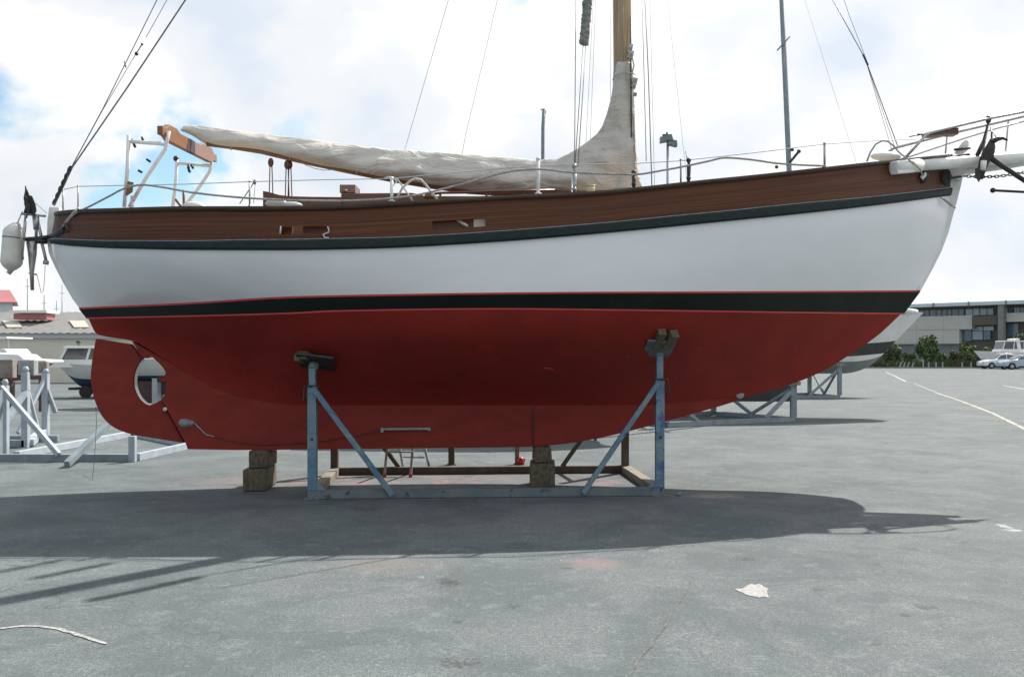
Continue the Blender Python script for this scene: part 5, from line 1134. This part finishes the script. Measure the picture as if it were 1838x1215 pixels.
bush('bush', 1663, 657, 52, 594, 106, 'leaf', 'tallest round green bush in front of the beige office wall', 2, 2600)
bush('bush', 1714, 657, 36, 626, 105, 'leaf_brown', 'low brownish bush right of the tallest bush', 3, 1100, leaf=.18)
bush('bush', 1737, 657, 34, 617, 107, 'leaf_light', 'light yellow-green bush between the brown bush and the cars', 4, 1200)
bush('bush', 1760, 657, 30, 630, 104, 'leaf', 'low dark bush touching the bow of the motor cruiser', 5, 900)
bush('bush', 1735, 640, 18, 592, 112, 'leaf', 'narrow dark shrub against the office glass', 6, 800)
bush('bush', 1775, 640, 26, 604, 112, 'leaf_light', 'shrub growing by the office column', 8, 800)
bush('tree', 1846, 640, 70, 566, 112, 'leaf', 'dark green tree at the right edge above the parked cars', 7, 3000, cat='tree')
bush('bush', 1690, 657, 30, 628, 108, 'leaf', 'dark low bush tucked between the tallest bush and the brown bush', 9, 900)
bush('bush', 1630, 657, 26, 630, 108, 'leaf', 'small dark bush between the yacht bow and the tallest bush', 10, 800)
m = MB(); rnd = random.Random(3)
for i in range(5000):
    px = rnd.uniform(1480, 1850); D = rnd.uniform(100, 104); x = at(px, 0, D).x; z = abs(rnd.gauss(0, .28)); a = rnd.uniform(0, 3.14); s = .16
    p = V((x, D, z)); u_ = V((math.cos(a), math.sin(a), 0))*s; m.add([p-u_, p+V((0, 0, -s*.4)), p+u_, p+V((0, 0, s))], [(0, 1, 2, 3)], False, i % 2)
tag(m.build('ground_cover', ['leaf', 'leaf_brown'], recalc=False), kind='stuff')
for i, px in enumerate((1614, 1621, 1628, 1636, 1657, 1667, 1680, 1692, 1727, 1743)):
    D = 99; x = at(px, 0, D).x; m = MB(); m.beam((x, D, 0), (x+(.22 if px < 1640 else 0), D, .62 if px != 1657 else .9), .12, .10, up=(0, 1, 0))
    tag(m.build('fence_post', 'block_grey'), ('slanting' if px < 1640 else 'upright')+' short pale post before the shrubs, '+['first', 'second', 'third', 'fourth', 'fifth', 'sixth', 'seventh', 'eighth', 'ninth', 'last'][i]+' from the left', 'post', 'short posts along the shrub bed')
m = MB(); m.box((at(1668, 0, 98).x, 98, .06), (26, .3, .12)); tag(m.build('kerb', 'block_grey'), kind='structure')

# ------------------------------------------------------------------ cars and the cruiser
def car(name, label, x0, D, mat, Lc=4.0, Hc=1.42, van=False):
    t = thing(name, label, 'car', (x0+Lc/2, D+.85, 0), group='cars parked at the far right')
    W_ = 1.65; y0, y1 = D, D+W_
    low = [(0.02, .30), (0, .55), (.10, .72), (.85, .90), (1.15, .93), (Lc-.35, .95), (Lc-.03, .85), (Lc, .45), (Lc-.05, .28)]
    top = [(1.05, .92), (1.75, Hc-.06), (2.1, Hc), (Lc-1.1, Hc-.02), (Lc-.35, 1.0), (Lc-.3, .93)] if not van else [(.95, .92), (1.5, Hc-.06), (1.9, Hc), (Lc-.4, Hc), (Lc-.12, .95), (Lc-.1, .9)]
    def arch(cx):
        return [(cx+.34*math.cos(a), .30+.34*math.sin(a)) for a in [math.pi*k/8 for k in range(9)]]
    outl = low[::1]+[(p[0], p[1]) for p in arch(Lc-.75)]+[(p[0], p[1]) for p in arch(.72)]
    m = MB(); m.prism([V((x0+x, y0, z)) for x, z in outl], [V((x0+x, y1, z)) for x, z in outl]); m.build('body', mat, t, bevel=.05)
    m = MB(); m.prism([V((x0+x, y0+.10+(.12 if z > 1.1 else 0), z)) for x, z in top], [V((x0+x, y1-.10-(.12 if z > 1.1 else 0), z)) for x, z in top]); m.build('roof', mat, t, bevel=.03)
    w1 = [(1.28, .96), (1.78, Hc-.12), (2.15, Hc-.10), (2.15, .96)]; w2 = [(2.23, .96), (2.23, Hc-.10), (Lc-1.12, Hc-.12), (Lc-.62, .97)]
    for w_ in (w1, w2):
        m = MB()
        for ya_, s_ in ((y0, 1), (y1, -1)): m.prism([V((x0+x, ya_+s_*(.085+(.12 if z > 1.1 else 0)), z)) for x, z in w_], [V((x0+x, ya_+s_*(.11+(.12 if z > 1.1 else 0)), z)) for x, z in w_])
        m.build('side_window', 'glass', t)
    m = MB(); m.prism([V((x0+1.08, y0+.2, .95)), V((x0+1.70, y0+.3, Hc-.09)), V((x0+1.70, y1-.3, Hc-.09)), V((x0+1.08, y1-.2, .95))], [V((x0+1.05, y0+.2, .98)), V((x0+1.67, y0+.3, Hc-.06)), V((x0+1.67, y1-.3, Hc-.06)), V((x0+1.05, y1-.2, .98))]); m.build('windscreen', 'glass', t)
    for cx in (.72, Lc-.75):
        for y in (y0+.02, y1-.2):
            m = MB(); m.tube([V((x0+cx, y, .30)), V((x0+cx, y+.18, .30))], .30, 18); wl_ = m.build('wheel', 'rubber', t)
            m = MB(); m.tube([V((x0+cx, y-.012, .30)), V((x0+cx, y+.02, .30))], .17, 14); m.build('rim', 'steel', wl_)
    m = MB(); m.box((x0+.05, y0+.2, .64), (.14, .28, .13)); m.build('headlight', 'gel_grey', t); m = MB(); m.box((x0+.05, y1-.2, .64), (.14, .28, .13)); m.build('headlight', 'gel_grey', t)
car('parked_car', 'white parked car, the left of the two at the far edge', at(1767, 0, 95).x, 95, 'car_white', 3.9, 1.5)
car('parked_car', 'pale blue hatchback parked nearest the right edge', at(1803, 0, 91.5).x, 91.5, 'car_blue', 3.8, 1.38)
cr_ = thing('motor_cruiser', 'white motor cruiser with wheelhouse raised behind the parked cars', 'motor boat', (at(1800, 0, 99).x, 99, 0))
c_x = at(1752, 0, 99).x+3.6
hull_loft(cr_, 7.2, 2.6, 1.55, .42, 'gel_white', 'gel_grey', .3, (c_x, 99.5, 0), R(180), rake=.9, bowup=.35, rise=.2, vee=.4)
cabin(cr_, -1.0, 1.1, .95, 1.45, 2.75, c_x, 99.5, R(180))
one('targa_arch', 'gel_white', cr_, 'beam', (at(1828, 0, 99).x, 99.5, 1.3), (at(1823, 0, 99).x, 99.5, 2.95), .35, 1.8, up=(0, 1, 0))
for x in (-1, 2): one('stand', 'dark_metal', cr_, 'box', V((c_x+x, 99.5, .25)), (.5, 1.2, .5))
